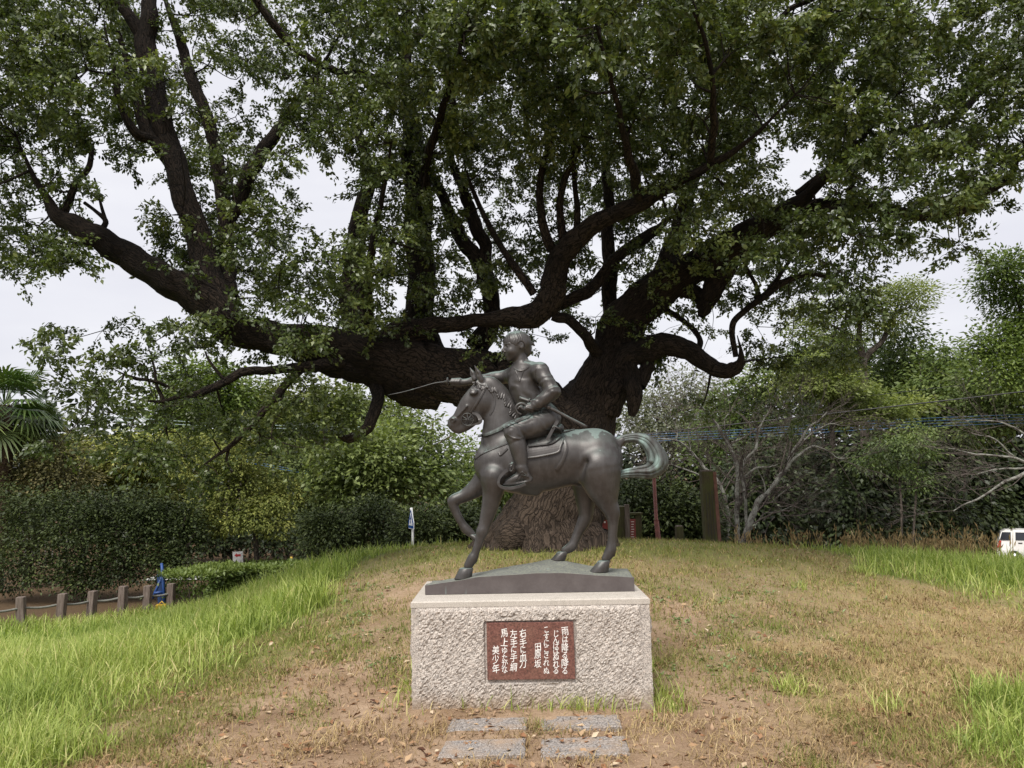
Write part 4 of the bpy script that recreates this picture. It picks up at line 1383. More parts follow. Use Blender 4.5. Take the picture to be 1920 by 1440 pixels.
# limbs read off the photo: (px, py, metres away, half width in photo pixels)
limbs = [
    # trunk and the right fork
    ([(1026, 1080, 11.0, 150), (1027, 1030, 11.0, 118), (1030, 985, 11.0, 96), (1036, 940, 11.0, 86), (1048, 890, 11.05, 84), (1070, 830, 11.1, 80), (1105, 770, 11.1, 64), (1135, 700, 11.1, 52), (1160, 640, 11.1, 50), (1178, 600, 11.1, 46), (1215, 560, 11.0, 42), (1270, 528, 10.8, 36), (1330, 490, 10.5, 32), (1395, 440, 10.1, 27), (1460, 395, 9.8, 22), (1515, 360, 9.5, 18), (1570, 310, 9.2, 14), (1640, 230, 8.9, 9), (1700, 150, 8.7, 6)], 30),
    # vast left limb
    ([(1055, 870, 11.1, 80), (1010, 790, 11.0, 78), (940, 735, 10.9, 72), (860, 705, 10.7, 66), (780, 685, 10.5, 58), (700, 668, 10.3, 46), (620, 655, 10.1, 40), (540, 645, 9.9, 38), (470, 622, 9.7, 38), (410, 588, 9.5, 36), (350, 548, 9.3, 33), (280, 502, 9.1, 31), (210, 456, 8.9, 29), (150, 424, 8.8, 27), (110, 402, 8.7, 22), (80, 360, 8.6, 14), (50, 300, 8.5, 9), (20, 220, 8.4, 6)], 26),
    ([(830, 740, 10.7, 40), (760, 715, 10.5, 45), (690, 690, 10.3, 40), (620, 680, 10.1, 28), (560, 664, 9.95, 22)], 18),
    # A2 up from the left limb
    ([(430, 600, 9.6, 34), (400, 545, 9.6, 30), (385, 480, 9.6, 28), (360, 400, 9.6, 27), (330, 310, 9.6, 26), (305, 230, 9.6, 25), (285, 150, 9.6, 25), (270, 70, 9.6, 26), (285, 10, 9.6, 18), (300, -60, 9.6, 14), (320, -160, 9.6, 8)], 18),
    ([(268, 70, 9.6, 18), (235, 15, 9.5, 14), (200, -40, 9.4, 11), (160, -120, 9.3, 6)], 10),
    ([(335, 320, 9.6, 15), (290, 265, 9.5, 12), (250, 245, 9.3, 10), (225, 190, 9.2, 8), (215, 120, 9.1, 6), (195, 50, 9.0, 4)], 10),
    ([(300, 280, 9.5, 9), (262, 205, 9.5, 13), (240, 130, 9.5, 9), (220, 60, 9.4, 6)], 9),
    ([(430, 560, 9.8, 22), (425, 470, 9.9, 20), (415, 380, 9.9, 18), (402, 290, 9.9, 16), (383, 215, 9.9, 14), (350, 130, 9.9, 12), (330, 60, 9.9, 9), (310, 0, 9.9, 7), (300, -80, 9.9, 4)], 12),
    ([(425, 420, 9.9, 16), (455, 355, 9.9, 16), (492, 300, 9.9, 15), (525, 238, 9.9, 13), (555, 190, 9.9, 10), (600, 130, 9.9, 7), (640, 60, 9.9, 5)], 12),
    ([(115, 400, 8.8, 11), (140, 350, 8.8, 8), (168, 315, 8.8, 7), (172, 270, 8.8, 5)], 8),
    ([(185, 440, 8.9, 7), (200, 415, 8.9, 6), (180, 395, 8.9, 4), (160, 380, 8.9, 4)], 7),
    ([(200, 418, 8.9, 5), (185, 370, 8.9, 3), (175, 335, 8.9, 2)], 6),
    # B: upright trunks behind the limb
    ([(800, 690, 11.1, 46), (792, 620, 11.2, 36), (792, 520, 11.2, 31), (786, 420, 11.2, 28), (776, 320, 11.2, 25), (766, 220, 11.2, 20), (760, 120, 11.2, 15), (770, 20, 11.2, 11), (790, -100, 11.2, 6)], 18),
    ([(690, 680, 10.7, 34), (668, 600, 10.8, 30), (662, 520, 10.9, 26), (668, 430, 10.9, 20), (690, 340, 10.9, 15), (672, 250, 10.9, 10), (660, 180, 10.9, 8), (680, 100, 10.9, 5)], 14),
    ([(895, 650, 11.4, 24), (920, 590, 11.4, 19), (908, 520, 11.4, 17), (868, 460, 11.4, 16), (850, 415, 11.4, 15), (826, 350, 11.4, 11), (800, 300, 11.4, 8), (780, 220, 11.4, 5)], 12),
    ([(910, 530, 11.4, 15), (912, 460, 11.4, 15), (888, 415, 11.4, 15), (868, 360, 11.4, 13), (846, 300, 11.4, 11), (838, 240, 11.4, 8), (850, 160, 11.4, 5)], 12),
    # C: the arch back to the right and the limb rising from its end
    ([(720, 650, 10.4, 30), (760, 625, 10.4, 26), (820, 612, 10.4, 19), (880, 600, 10.4, 18), (950, 588, 10.4, 20), (1010, 582, 10.4, 24), (1030, 550, 10.3, 27), (1045, 500, 10.2, 25), (1075, 455, 10.0, 22), (1130, 415, 9.7, 20), (1200, 378, 9.3, 18), (1265, 345, 9.0, 16), (1330, 312, 8.7, 13), (1400, 265, 8.4, 10), (1470, 200, 8.1, 7), (1540, 120, 7.9, 5)], 18),
    ([(1035, 590, 10.4, 12), (1065, 598, 10.4, 11), (1100, 630, 10.5, 11), (1120, 660, 10.8, 14), (1135, 700, 11.0, 18)], 10),
    ([(1040, 470, 10.1, 11), (1022, 430, 10.0, 9), (1014, 360, 9.9, 8), (1020, 300, 9.8, 7), (1040, 240, 9.6, 6), (1050, 150, 9.2, 4)], 9),
    ([(1062, 470, 10.1, 10), (1050, 400, 9.9, 8), (1060, 340, 9.7, 7), (1080, 290, 9.5, 5), (1100, 200, 9.1, 4)], 9),
    ([(1085, 450, 10.0, 9), (1082, 380, 9.9, 6), (1076, 300, 9.8, 5), (1072, 200, 9.6, 4)], 8),
    ([(1000, 550, 10.3, 8), (955, 485, 10.3, 7), (915, 420, 10.3, 6), (890, 365, 10.3, 5), (868, 300, 10.2, 4)], 8),
    ([(1090, 450, 10.1, 8), (1130, 405, 10.5, 7), (1190, 380, 10.8, 6), (1240, 330, 10.9, 5)], 8),
    ([(1050, 575, 10.7, 15), (1100, 550, 10.8, 14), (1135, 510, 10.9, 13), (1160, 480, 11.0, 13), (1210, 445, 11.1, 12), (1250, 410, 11.2, 8), (1290, 340, 11.2, 5)], 10),
    # D: branches of the right fork
    ([(1160, 640, 11.2, 26), (1146, 570, 11.3, 17), (1144, 480, 11.3, 15), (1142, 400, 11.3, 13), (1136, 320, 11.3, 11), (1140, 220, 11.3, 8), (1130, 120, 11.2, 5)], 12),
    ([(1215, 560, 11.1, 30), (1252, 500, 11.2, 26), (1275, 430, 11.3, 20), (1300, 350, 11.3, 13), (1330, 260, 11.2, 9), (1340, 160, 11.1, 6)], 12),
    ([(1314, 592, 10.6, 7), (1318, 582, 10.6, 15), (1324, 565, 10.6, 21), (1350, 520, 10.5, 22), (1375, 475, 10.4, 19), (1400, 430, 10.3, 15)], 12),
    ([(1270, 540, 10.8, 20), (1300, 548, 10.7, 18), (1322, 560, 10.6, 16)], 10),
    ([(1390, 470, 10.3, 22), (1450, 425, 10.1, 19), (1510, 388, 9.9, 17), (1575, 385, 9.7, 15), (1650, 392, 9.5, 14), (1720, 402, 9.3, 14), (1780, 402, 9.2, 15), (1818, 385, 9.1, 12), (1850, 360, 9.0, 9), (1895, 335, 8.9, 8), (1915, 290, 8.8, 6), (1950, 220, 8.7, 4)], 12),
    ([(1490, 362, 9.7, 9), (1525, 338, 9.6, 10), (1550, 328, 9.5, 10), (1572, 310, 9.4, 9), (1595, 280, 9.3, 7)], 9),
    ([(1600, 385, 9.7, 7), (1597, 330, 9.6, 6), (1605, 280, 9.6, 5), (1600, 230, 9.6, 3)], 7),
    ([(1790, 225, 9.6, 8), (1830, 180, 9.6, 6), (1900, 130, 9.6, 4)], 7),
    ([(1515, 362, 9.55, 10), (1580, 305, 9.6, 9), (1660, 255, 9.65, 7), (1730, 236, 9.7, 7), (1790, 222, 9.7, 6), (1850, 170, 9.7, 4)], 8),
    # E: the low crooked right branch and its stub
    ([(1128, 765, 11.0, 34), (1150, 730, 10.9, 32), (1182, 678, 10.8, 30), (1240, 652, 10.7, 25), (1292, 666, 10.6, 22), (1328, 694, 10.5, 19), (1360, 702, 10.4, 17), (1384, 688, 10.3, 14), (1390, 660, 10.2, 9), (1384, 630, 10.2, 5)], 14),
    ([(1180, 690, 10.7, 22), (1190, 730, 10.6, 20), (1188, 762, 10.6, 15), (1186, 780, 10.6, 8)], 11),
    ([(1215, 655, 10.7, 14), (1212, 690, 10.7, 16), (1200, 725, 10.6, 13)], 9),
    ([(1300, 668, 10.7, 8), (1312, 640, 10.8, 7), (1290, 610, 10.9, 6), (1258, 588, 11.0, 7), (1215, 568, 11.1, 9)], 8),
    ([(1380, 670, 10.3, 6), (1374, 610, 10.3, 7), (1400, 580, 10.3, 7), (1435, 552, 10.3, 8), (1470, 528, 10.3, 7), (1520, 515, 10.2, 5), (1580, 525, 10.2, 4), (1640, 500, 10.1, 3)], 9),
    ([(1418, 560, 10.3, 7), (1420, 540, 10.3, 5), (1400, 500, 10.3, 4), (1390, 480, 10.3, 3)], 7),
    ([(1440, 545, 10.3, 5), (1480, 490, 10.3, 4), (1510, 440, 10.3, 3)], 7),
    # G: low left branches, and the hook
    ([(660, 672, 10.1, 16), (600, 685, 9.9, 14), (545, 694, 9.7, 11), (500, 697, 9.6, 10), (455, 700, 9.5, 9), (410, 722, 9.4, 8), (370, 738, 9.3, 8), (335, 742, 9.2, 6), (300, 752, 9.1, 5), (262, 748, 9.0, 4), (225, 735, 8.9, 3)], 9),
    ([(360, 738, 9.3, 6), (320, 726, 9.2, 5), (290, 715, 9.1, 4), (250, 708, 9.0, 4), (210, 690, 8.9, 3)], 8),
    ([(308, 750, 9.2, 5), (296, 720, 9.2, 4), (290, 690, 9.2, 3), (285, 665, 9.2, 2)], 6),
    ([(560, 692, 9.8, 10), (535, 722, 9.6, 9), (510, 755, 9.5, 8), (470, 798, 9.4, 7), (435, 832, 9.3, 6), (400, 858, 9.2, 5), (360, 890, 9.1, 3)], 8),
    ([(428, 838, 9.3, 4), (424, 862, 9.3, 3), (434, 885, 9.3, 3)], 6),
    ([(420, 712, 9.4, 4), (395, 680, 9.4, 3), (385, 660, 9.4, 2)], 6),
    ([(706, 720, 10.3, 16), (704, 760, 10.2, 14), (690, 795, 10.1, 14), (662, 820, 10.0, 12), (636, 818, 9.9, 6), (628, 790, 9.9, 3)], 10),
    # J: upper middle
    ([(470, -10, 8.6, 7), (505, 40, 8.8, 8), (541, 79, 9.0, 8), (591, 117, 9.2, 8), (640, 132, 9.5, 9), (690, 140, 10.0, 10), (760, 180, 10.9, 12)], 9),
    ([(840, 60, 10.6, 15), (842, 0, 10.5, 15), (850, -80, 10.4, 11)], 9),
    ([(848, 200, 11.2, 9), (838, 120, 10.9, 14), (842, 60, 10.6, 15)], 9),
    ([(1440, 60, 8.6, 5), (1475, 20, 8.5, 6), (1520, 0, 8.4, 6), (1600, -40, 8.3, 5)], 7),
    # spokes that carry the near crown over the statue
    ([(1200, 378, 9.3, 12), (1180, 300, 8.6, 9), (1160, 200, 7.8, 7), (1130, 90, 7.0, 5), (1100, 0, 6.5, 4)], 9),
    ([(1330, 312, 8.7, 10), (1340, 220, 8.0, 7), (1330, 110, 7.3, 5), (1300, 20, 6.8, 4)], 9),
    ([(785, 400, 11.1, 14), (800, 300, 10.2, 11), (830, 200, 9.2, 8), (860, 100, 8.2, 6), (880, 10, 7.4, 4)], 9),
    ([(700, 668, 10.3, 14), (690, 560, 9.8, 10), (700, 450, 9.3, 8), (720, 340, 8.9, 6), (740, 240, 8.6, 4)], 9),
]
specs, skel = [], []
for k, (pts, n) in enumerate(limbs):
    q = np.array([P(a, b, Y) for a, b, Y, _ in pts])
    rr = np.array([w * mpp(Y) for _, _, Y, w in pts])
    rr = rr * (np.r_[np.ones(6), np.full(len(rr) - 6, .9)] if k == 0 else .87)
    four = catmull(np.hstack([q, rr[:, None]]), 7)
    c, rad = four[:, :3], np.maximum(four[:, 3], .006)
    if pts[-1][3] <= 7 and len(pts) > 4:
        rad = rad * np.clip(np.linspace(3.2, .22, len(rad)), 0, 1)
    jit = np.stack([wobble(c, 60 + k, .12, 3.0), wobble(c, 160 + k, .12, 3.0), wobble(c, 260 + k, .12, 3.0)], 1)
    c = c + jit * np.clip(rad * 4, 0.1, .5)[:, None]
    specs.append((c, rad, n))
    skel.append(np.hstack([c, rad[:, None]])[::2])
# root flare
gb = G(1025, 1026)
for a, w in ((195, .26), (225, .24), (258, .22), (300, .22), (338, .26), (20, .26), (90, .26), (140, .24)):
    dx, dy = math.cos(R(a)), math.sin(R(a))
    pts, rad = [], []
    for s_, zz in ((.40, .42), (.58, .22), (.76, .06), (.95, -.06), (1.15, -.20)):
        x, y = gb[0] + dx * s_, 11.0 + dy * s_
        pts.append((x, y, gz1(x, y) + zz - .06)); rad.append(w * (1.15 - .55 * s_))
    specs.append((catmull(pts, 4), np.maximum(catmull([(q_, 0, 0) for q_ in rad], 4)[:, 0], .05), 14))
# burls
for px, py, Y, w in ((960, 1008, 10.45, 36),):
    c = P(px, py, Y)
    a = np.linspace(-1, 1, 9)
    specs.append((np.stack([c[0] + a * w * mpp(Y) * .9, c[1] + 0 * a, c[2] + 0 * a], 1), w * mpp(Y) * np.sqrt(np.maximum(1 - a * a, .02)), 14))
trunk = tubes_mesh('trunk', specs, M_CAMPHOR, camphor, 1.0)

# crown: how thick the foliage stands over each patch of the view, and how near
dens = ["788755678899999988899988", "899746767999999998889877", "999756567999999999888776", "888654677999999999897567",
        "777662277898899999388554", "642366216954678999166643", "650078202965667899988763", "650079704976666788886320",
        "230158878865566656774000", "010014788763445545762000", "054243123344343346630000", "055330000002320324640000",
        "055222232000000123410000", "033333342000000000000000", "002332100000000000000000"]
crn = np.random.default_rng(17)
cl_c, cl_r, cl_w = [], [], []
def depth_range(px, py):
    if py < 330 and 740 < px < 1560:
        near_ = 6.3 + 3.0 * max(0, (py - 60)) / 270 + abs(px - 1150) / 420 * 1.6
        return near_, 12.5
    if 200 < px < 520 and py < 600 and crn.random() < .75:
        return 9.7, 12.8
    if px <= 740:
        return 8.0 + .5 * (px / 740), 11.5
    if px >= 1560:
        return 8.0, 11.5
    if px > 1240 and py < 500:
        return 8.4, 13.5
    if px < 830 and py < 640:
        return 9.6, 13.5
    return 10.4, 14.0
for ry in range(-3, 15):
    row = dens[max(ry, 0)]
    for cx in range(-2, 26):
        d = int(row[min(max(cx, 0), 23)])
        if d == 0 or (ry > 8 and (cx < 0 or cx > 23)):
            continue
        lam = (0.98 * d if ry >= 0 else .42 * d) * (0.8 if ry > 8 else 1.0) * (1.32 if 9 <= cx <= 20 and 0 <= ry <= 5 and d >= 7 else 1.0)
        for _ in range(crn.poisson(lam * .75) if d < 7 else int(round(lam * .75))):
            px, py = 80 * (cx + crn.random()), 60 * (ry + crn.random())
            n0, n1 = depth_range(px, py)
            Y = n0 + (n1 - n0) * crn.random() ** 1.35
            c = P(px, py, Y)
            if c[2] < 1.2:
                continue
            cl_c.append(c); cl_r.append(crn.uniform(.22, .42)); cl_w.append(1.0)
cl_c, cl_r = np.array(cl_c), np.array(cl_r)
# grow boughs from the limbs to every clump, nearest first
sk = np.vstack(skel)
SKP, SKR = list(sk[:, :3]), list(sk[:, 3])
arrP = np.array(SKP)
dmin = np.array([np.min(((arrP - c) ** 2).sum(1)) for c in cl_c])
order = np.argsort(dmin)
cap_n = len(arrP) + 6 * len(cl_c)
buf = np.zeros((cap_n, 3)); buf[:len(arrP)] = arrP
bufr = np.zeros(cap_n); bufr[:len(arrP)] = sk[:, 3]
m_ = len(arrP)
bough = []
for i in order:
    c = cl_c[i]
    d2 = ((buf[:m_] - c) ** 2).sum(1) + np.where(bufr[:m_] < .009, .35, 0)
    j = int(np.argmin(d2))
    a = buf[j].copy()
    L = math.sqrt(((c - a) ** 2).sum())
    if L < .12:
        continue
    mid = (a + c) / 2 + crn.normal(0, .10, 3) * L + np.array([0, 0, -.08 * L])
    path = catmull([a, mid, c], 4)
    r0 = min(bufr[j] * .75, .010 + .014 * L)
    rad = np.linspace(max(r0, .006), .004, len(path))
    bough.append((path[::2] if L < .5 else path, rad[::2] if L < .5 else rad, 4))
    for q, rr in zip(path[2::2], rad[2::2]):
        if m_ < cap_n:
            buf[m_] = q; bufr[m_] = rr; m_ += 1
# twigs and leaves in each clump
LP, LA, LN, LL, LT = [], [], [], [], []
for c, rr in zip(cl_c, cl_r):
    nt = crn.integers(6, 9)
    tone0 = crn.normal(0, .10)
    dirs = unit(crn.normal(size=(nt, 3)) * np.array([1, 1, .55]) + np.array([0, 0, .12]))
    for d in dirs:
        L = rr * crn.uniform(.75, 1.35)
        e_ = c + d * L + np.array([0, 0, -.18 * L])
        path = catmull([c, c + d * L * .55 + np.array([0, 0, .03]), e_], 3)
        if crn.random() < .5:
            bough.append((path[::2], np.linspace(.004, .002, len(path[::2])), 3))
        nl = crn.integers(35, 48)
        tt = crn.uniform(.25, 1.0, nl) ** .8
        base = c + (e_ - c) * tt[:, None] + crn.normal(0, .028, (nl, 3))
        ax_ = unit(d + crn.normal(0, .75, (nl, 3)) + np.array([0, 0, -.35]))
        nn = unit(crn.normal(0, .75, (nl, 3)) + np.array([0, -.45, 1.0]))
        LP.append(base); LA.append(ax_); LN.append(nn)
        LL.append(crn.uniform(.040, .074, nl) * (1.12 if c[1] < 8.2 else .95)); LT.append(np.clip(.42 + tone0 + crn.normal(0, .16, nl), 0, 1))
LP, LA, LN, LL, LT = map(np.concatenate, (LP, LA, LN, LL, LT))
print('camphor leaves', len(LP), 'clumps', len(cl_c))
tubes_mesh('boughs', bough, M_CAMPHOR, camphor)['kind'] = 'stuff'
# the nearer leaves are folded ovals, the farther ones simple pointed blades
nearm = LP[:, 1] < 8.0
for nm_, mk_, qd in (('crown', ~nearm, True), ('near_foliage', nearm, False)):
    cr_o = leaf_mesh(nm_, LP[mk_], LA[mk_], LN[mk_], LL[mk_], LT[mk_], M_CLEAF, camphor, 0.58, .18, qd)
    cr_o['kind'] = 'stuff'
# ================================================================== TREES AND SHRUBS ALL ROUND
brn = np.random.default_rng(99)
M_BARK2 = m_bark('grey_bark', (.03, .025, .02), (.16, .13, .105), None, 24.0, 0.6)
M_BARKR = m_bark('reddish_bark', (.06, .035, .025), (.20, .12, .085), None, 24.0, 0.5)
M_CHERRY = m_bark('cherry_bark', (.06, .05, .045), (.18, .155, .14), None, 26.0, 0.5, (.29, .29, .255))
M_TWIG = m_bark('twig_bark', (.075, .06, .052), (.20, .165, .145), None, 30.0, 0.2)
LEAF = {
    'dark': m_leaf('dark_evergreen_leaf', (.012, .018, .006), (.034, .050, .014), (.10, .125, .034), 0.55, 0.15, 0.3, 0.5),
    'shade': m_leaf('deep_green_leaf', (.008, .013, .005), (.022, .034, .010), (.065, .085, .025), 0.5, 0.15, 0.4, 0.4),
    'gold': m_leaf('golden_conifer_leaf', (.06, .08, .018), (.165, .19, .045), (.36, .355, .10), 0.6, 0.25, 0.3, 0.45),
    'fresh': m_leaf('fresh_green_leaf', (.036, .064, .014), (.10, .148, .03), (.22, .28, .07), 0.5, 0.3, 0.4, 0.4),
    'olive': m_leaf('olive_green_leaf', (.035, .052, .013), (.10, .13, .03), (.22, .24, .065), 0.5, 0.25, 0.4, 0.4),
    'pale': m_leaf('pale_green_leaf', (.05, .08, .022), (.13, .17, .05), (.28, .33, .115), 0.5, 0.35, 0.4, 0.4),
    'acacia': m_leaf('acacia_leaf', (.08, .11, .03), (.17, .21, .06), (.34, .38, .13), 0.5, 0.4, 0.35, 0.4),
    'bamboo': m_leaf('bamboo_leaf', (.035, .06, .016), (.10, .145, .038), (.24, .29, .09), 0.5, 0.3, 0.4, 0.4),
    'haze': m_leaf('grey_green_leaf', (.09, .10, .065), (.17, .185, .125), (.30, .32, .24), 0.6, 0.35, 0.3, 0.4),
    'brown': m_leaf('withered_leaf', (.05, .05, .022), (.13, .125, .055), (.28, .235, .11), 0.7, 0.25, 0.2, 0.7),
}
def blob_leaves(blobs, Y, n, size, spread=0.75, tight=0.62, droop=-.2, clumps=None, flat=1.0):
    """leaves in little sprays through the crown's lobes: blobs are (px, py, rx, ry[, dY]) in photo pixels at range Y"""
    Pn, A, N, L, T = [], [], [], [], []
    area = np.array([b[2] * b[3] for b in blobs], float)
    for b, w in zip(blobs, area / area.sum()):
        m = mpp(Y)
        c = P(b[0], b[1], Y + (b[4] if len(b) > 4 else brn.normal(0, .4) * b[2] * m))
        rad = np.array([b[2] * m, (b[2] + b[3]) * .5 * m * spread, b[3] * m])
        k = max(6, int(n * 1.9 * w / 26))
        d = unit(brn.normal(size=(k, 3)))
        rr = brn.uniform(tight ** 3, 1.0, k) ** (1 / 3)
        d[:, 1] = np.where(brn.random(k) < .3, -np.abs(d[:, 1]), d[:, 1])
        cc = c + d * rad * rr[:, None] * (1 + .08 * brn.normal(size=(k, 1)))
        tn = brn.normal(0, .13, k) + brn.normal(0, .10)
        sp = brn.uniform(.8, 1.9, k) * size * 2.0
        nl = 26
        off = np.clip(brn.normal(size=(k, nl, 3)), -1.6, 1.6) * sp[:, None, None] * np.array([1, 1, .6 * flat])
        Pn.append((cc[:, None, :] + off).reshape(-1, 3))
        A.append(unit(off + d[:, None, :] * size + brn.normal(0, size * .8, (k, nl, 3)) + np.array([0, 0, droop * size * 3])).reshape(-1, 3))
        N.append(unit(brn.normal(0, .55, (k * nl, 3)) + np.array([0, -.2, 1.0])))
        L.append(brn.uniform(.7, 1.3, k * nl) * size * 1.2)
        T.append(np.clip(.45 + np.repeat(tn, nl) + brn.normal(0, .15, k * nl), 0, 1))
    return [np.concatenate(q) for q in (Pn, A, N, L, T)]
def stemset(path_px, Y, bark, parent, name='trunk'):
    specs = []
    for pts in path_px:
        q = np.array([np.r_[P(a, b, Y + (z[0] if z else 0)), w * mpp(Y)] for a, b, w, *z in pts])
        q = catmull(q, 5)
        specs.append((q[:, :3], np.maximum(q[:, 3], .008), 8))
    return tubes_mesh(name, specs, bark, parent, 0.5)
def bg_tree(name, label, cat, Y, blobs, leaf, n, size, trunks=None, bark=None, group=None, **kw):
    bx = np.mean([b[0] for b in blobs])
    p = P(bx, 1000, Y)
    z0 = gz1(p[0], p[1])
    o = thing(name, (p[0], p[1], z0), label, cat, group)
    if trunks is None:
        lowest = max(blobs, key=lambda b: b[1])
        trunks = []
        for k in range(3):
            b = blobs[brn.integers(len(blobs))]
            trunks.append([(bx + brn.normal(0, 4), 1075, 5), (bx * .6 + b[0] * .4 + brn.normal(0, 6), (1075 + b[1]) / 2, 3.5), (b[0], b[1], 2)])
    stemset(trunks, Y, bark or M_BARK2, o)
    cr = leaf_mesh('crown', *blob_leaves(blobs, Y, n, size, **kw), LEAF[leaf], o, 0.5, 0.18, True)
    cr['kind'] = 'stuff'
    return o

# a far wood that closes the view
fb = []
for x in range(-800, 2800, 110):
    top = np.interp(x, [0, 300, 480, 600, 760, 900, 1100, 1300, 1500, 1650, 1800, 2000], [820, 790, 770, 800, 905, 890, 830, 780, 700, 690, 720, 680]) + brn.normal(0, 14)
    y = top + 55
    while y < 1090:
        fb.append((x + brn.normal(0, 25), y, 78, 62, brn.uniform(-2, 3)))
        y += 75
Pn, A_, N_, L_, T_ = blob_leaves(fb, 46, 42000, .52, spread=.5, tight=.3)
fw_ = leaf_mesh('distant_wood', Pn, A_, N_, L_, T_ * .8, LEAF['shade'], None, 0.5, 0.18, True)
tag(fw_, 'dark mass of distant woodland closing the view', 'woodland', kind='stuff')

# ---- left side
for blobs_, lab in (
    ([(20, 1000, 70, 60), (60, 945, 46, 30), (5, 930, 40, 36), (60, 1050, 70, 50), (30, 1080, 60, 30), (85, 985, 40, 40)], 'dense dark evergreen shrub at the left edge behind the fence'),
    ([(150, 1000, 60, 60), (112, 955, 40, 26), (190, 945, 44, 34), (160, 1056, 70, 50), (150, 1085, 60, 26), (140, 930, 26, 20)], 'dense dark evergreen shrub behind the fence, second from the left'),
    ([(245, 1005, 54, 60), (268, 955, 40, 34), (226, 965, 36, 30), (235, 1056, 52, 44), (250, 925, 24, 18)], 'dense dark evergreen shrub behind the fence, third from the left'),
    ([(318, 1010, 44, 60), (348, 970, 28, 36), (300, 960, 30, 26), (322, 1060, 40, 42), (365, 1000, 20, 34)], 'dense dark evergreen shrub above the blue trestle')):
    bg_tree('evergreen_shrub', lab, 'shrub', 19.2, blobs_, 'dark', 4800, .066, group='evergreen shrubs behind the fence', tight=.3)
bg_tree('conifer', 'golden green conifer with drooping sprays left of the sign', 'tree', 20.5, [(380, 880, 56, 28), (440, 858, 56, 30), (470, 800, 40, 26), (482, 900, 56, 28), (420, 930, 60, 26), (505, 945, 44, 24), (460, 975, 44, 26), (520, 985, 30, 24), (540, 925, 28, 26), (410, 985, 24, 20), (350, 838, 46, 24), (400, 830, 40, 22), (390, 965, 30, 18)], 'gold', 9000, .075,
        [[(482, 1060, 5), (474, 960, 4.5), (446, 850, 3)], [(474, 960, 3), (510, 940, 2)], [(465, 930, 3), (390, 890, 2)]], tight=.3, flat=.45, droop=-.5)
bg_tree('conifer', 'golden green conifer behind the dark shrubs at far left', 'tree', 26, [(200, 850, 70, 36), (240, 890, 80, 34), (150, 890, 60, 36), (290, 850, 60, 40), (300, 900, 50, 36), (120, 850, 46, 26)], 'gold', 8000, .12,
        [[(220, 1060, 7), (220, 960, 5), (215, 860, 3)]], tight=.4, flat=.5, droop=-.4)
bg_tree('conifer', 'rounded bright green conifer under the lowest left bough', 'tree', 31, [(370, 715, 66, 42), (345, 755, 55, 40), (420, 740, 60, 48), (400, 790, 70, 35), (330, 800, 50, 34)], 'fresh', 7000, .15,
        [[(380, 1060, 8), (380, 900, 6), (385, 740, 3)]], tight=.5)
bg_tree('broadleaf_tree', 'olive green tree filling the gap under the great left limb', 'tree', 33, [(520, 770, 70, 50), (580, 800, 66, 50), (610, 755, 56, 40), (500, 830, 60, 40), (560, 850, 66, 40), (470, 760, 46, 40), (640, 800, 50, 50)], 'olive', 9000, .17)
bg_tree('cedar_tree', 'dark cedar with bare lower trunks right of the golden conifer', 'tree', 29, [(540, 900, 50, 48), (560, 945, 46, 40), (520, 960, 44, 36), (600, 900, 46, 50), (545, 865, 40, 30)], 'olive', 5000, .13,
        [[(420 + 24 * k, 1060, 2.6), (424 + 23 * k, 980, 2.2), (430 + 22 * k, 900, 1.5)] for k in range(8)], M_BARK2, tight=.4, droop=-.5)
bg_tree('evergreen_shrub', 'large dark leafed shrub under the cedar trunks', 'shrub', 27, [(450, 1000, 70, 30), (540, 1000, 60, 36), (390, 1010, 46, 26)], 'shade', 3000, .12)
for k, (x, hgt_, wd_, lab) in enumerate(((612, 958, 46, 'dark bushy shrub left of the blue crossing sign'), (690, 938, 58, 'dark bushy shrub just left of the blue crossing sign post'), (790, 960, 54, 'dark bushy shrub behind the blue crossing sign'),
                              (868, 945, 46, 'dark bushy shrub behind the raised foreleg of the horse'), (945, 965, 48, 'dark bushy shrub beside the foot of the great trunk'))):
    bg_tree('evergreen_shrub', lab, 'shrub', 18.0 + .5 * (k % 2), [(x, hgt_ + 42, wd_, 40), (x - wd_ * .45, hgt_ + 22, wd_ * .5, 22), (x + wd_ * .4, hgt_ + 28, wd_ * .5, 24), (x + wd_ * .05, hgt_ + 10, wd_ * .38, 18), (x, 1025, wd_, 26)], 'dark', 4000, .062, group='dark shrubs behind the mound', tight=.3)
yb = [(650, 860, 56, 50), (610, 890, 46, 40), (715, 850, 56, 54), (700, 905, 62, 36), (770, 900, 60, 40), (660, 920, 50, 26)]
bg_tree('broadleaf_tree', 'light green young tree with big loose leaves above the dark shrubs', 'tree', 21, yb, 'pale', 5200, .13, [[(690, 1050, 4), (694, 940, 3), (700, 850, 2)], [(694, 940, 3), (650, 880, 2)]], M_BARKR, tight=.3)
bg_tree('broadleaf_tree', 'airy young tree with a reddish stem beside the horse nose', 'tree', 22, [(790, 800, 46, 42), (830, 850, 40, 40), (750, 800, 40, 36), (850, 900, 50, 34), (800, 890, 50, 40), (770, 850, 40, 40)], 'pale', 1900, .12,
        [[(768, 1050, 5), (772, 930, 4.5), (776, 860, 3.5), (780, 800, 2)], [(774, 890, 3), (805, 840, 2.4), (812, 790, 1.6)], [(808, 840, 2), (850, 815, 1.2)], [(776, 850, 2), (745, 800, 1.3)]], M_BARKR, tight=.2)
bg_tree('broadleaf_tree', 'pale leafed tree seen under the horse chest', 'tree', 30, [(880, 880, 50, 50), (930, 900, 50, 40), (850, 930, 40, 30)], 'fresh', 3000, .14)
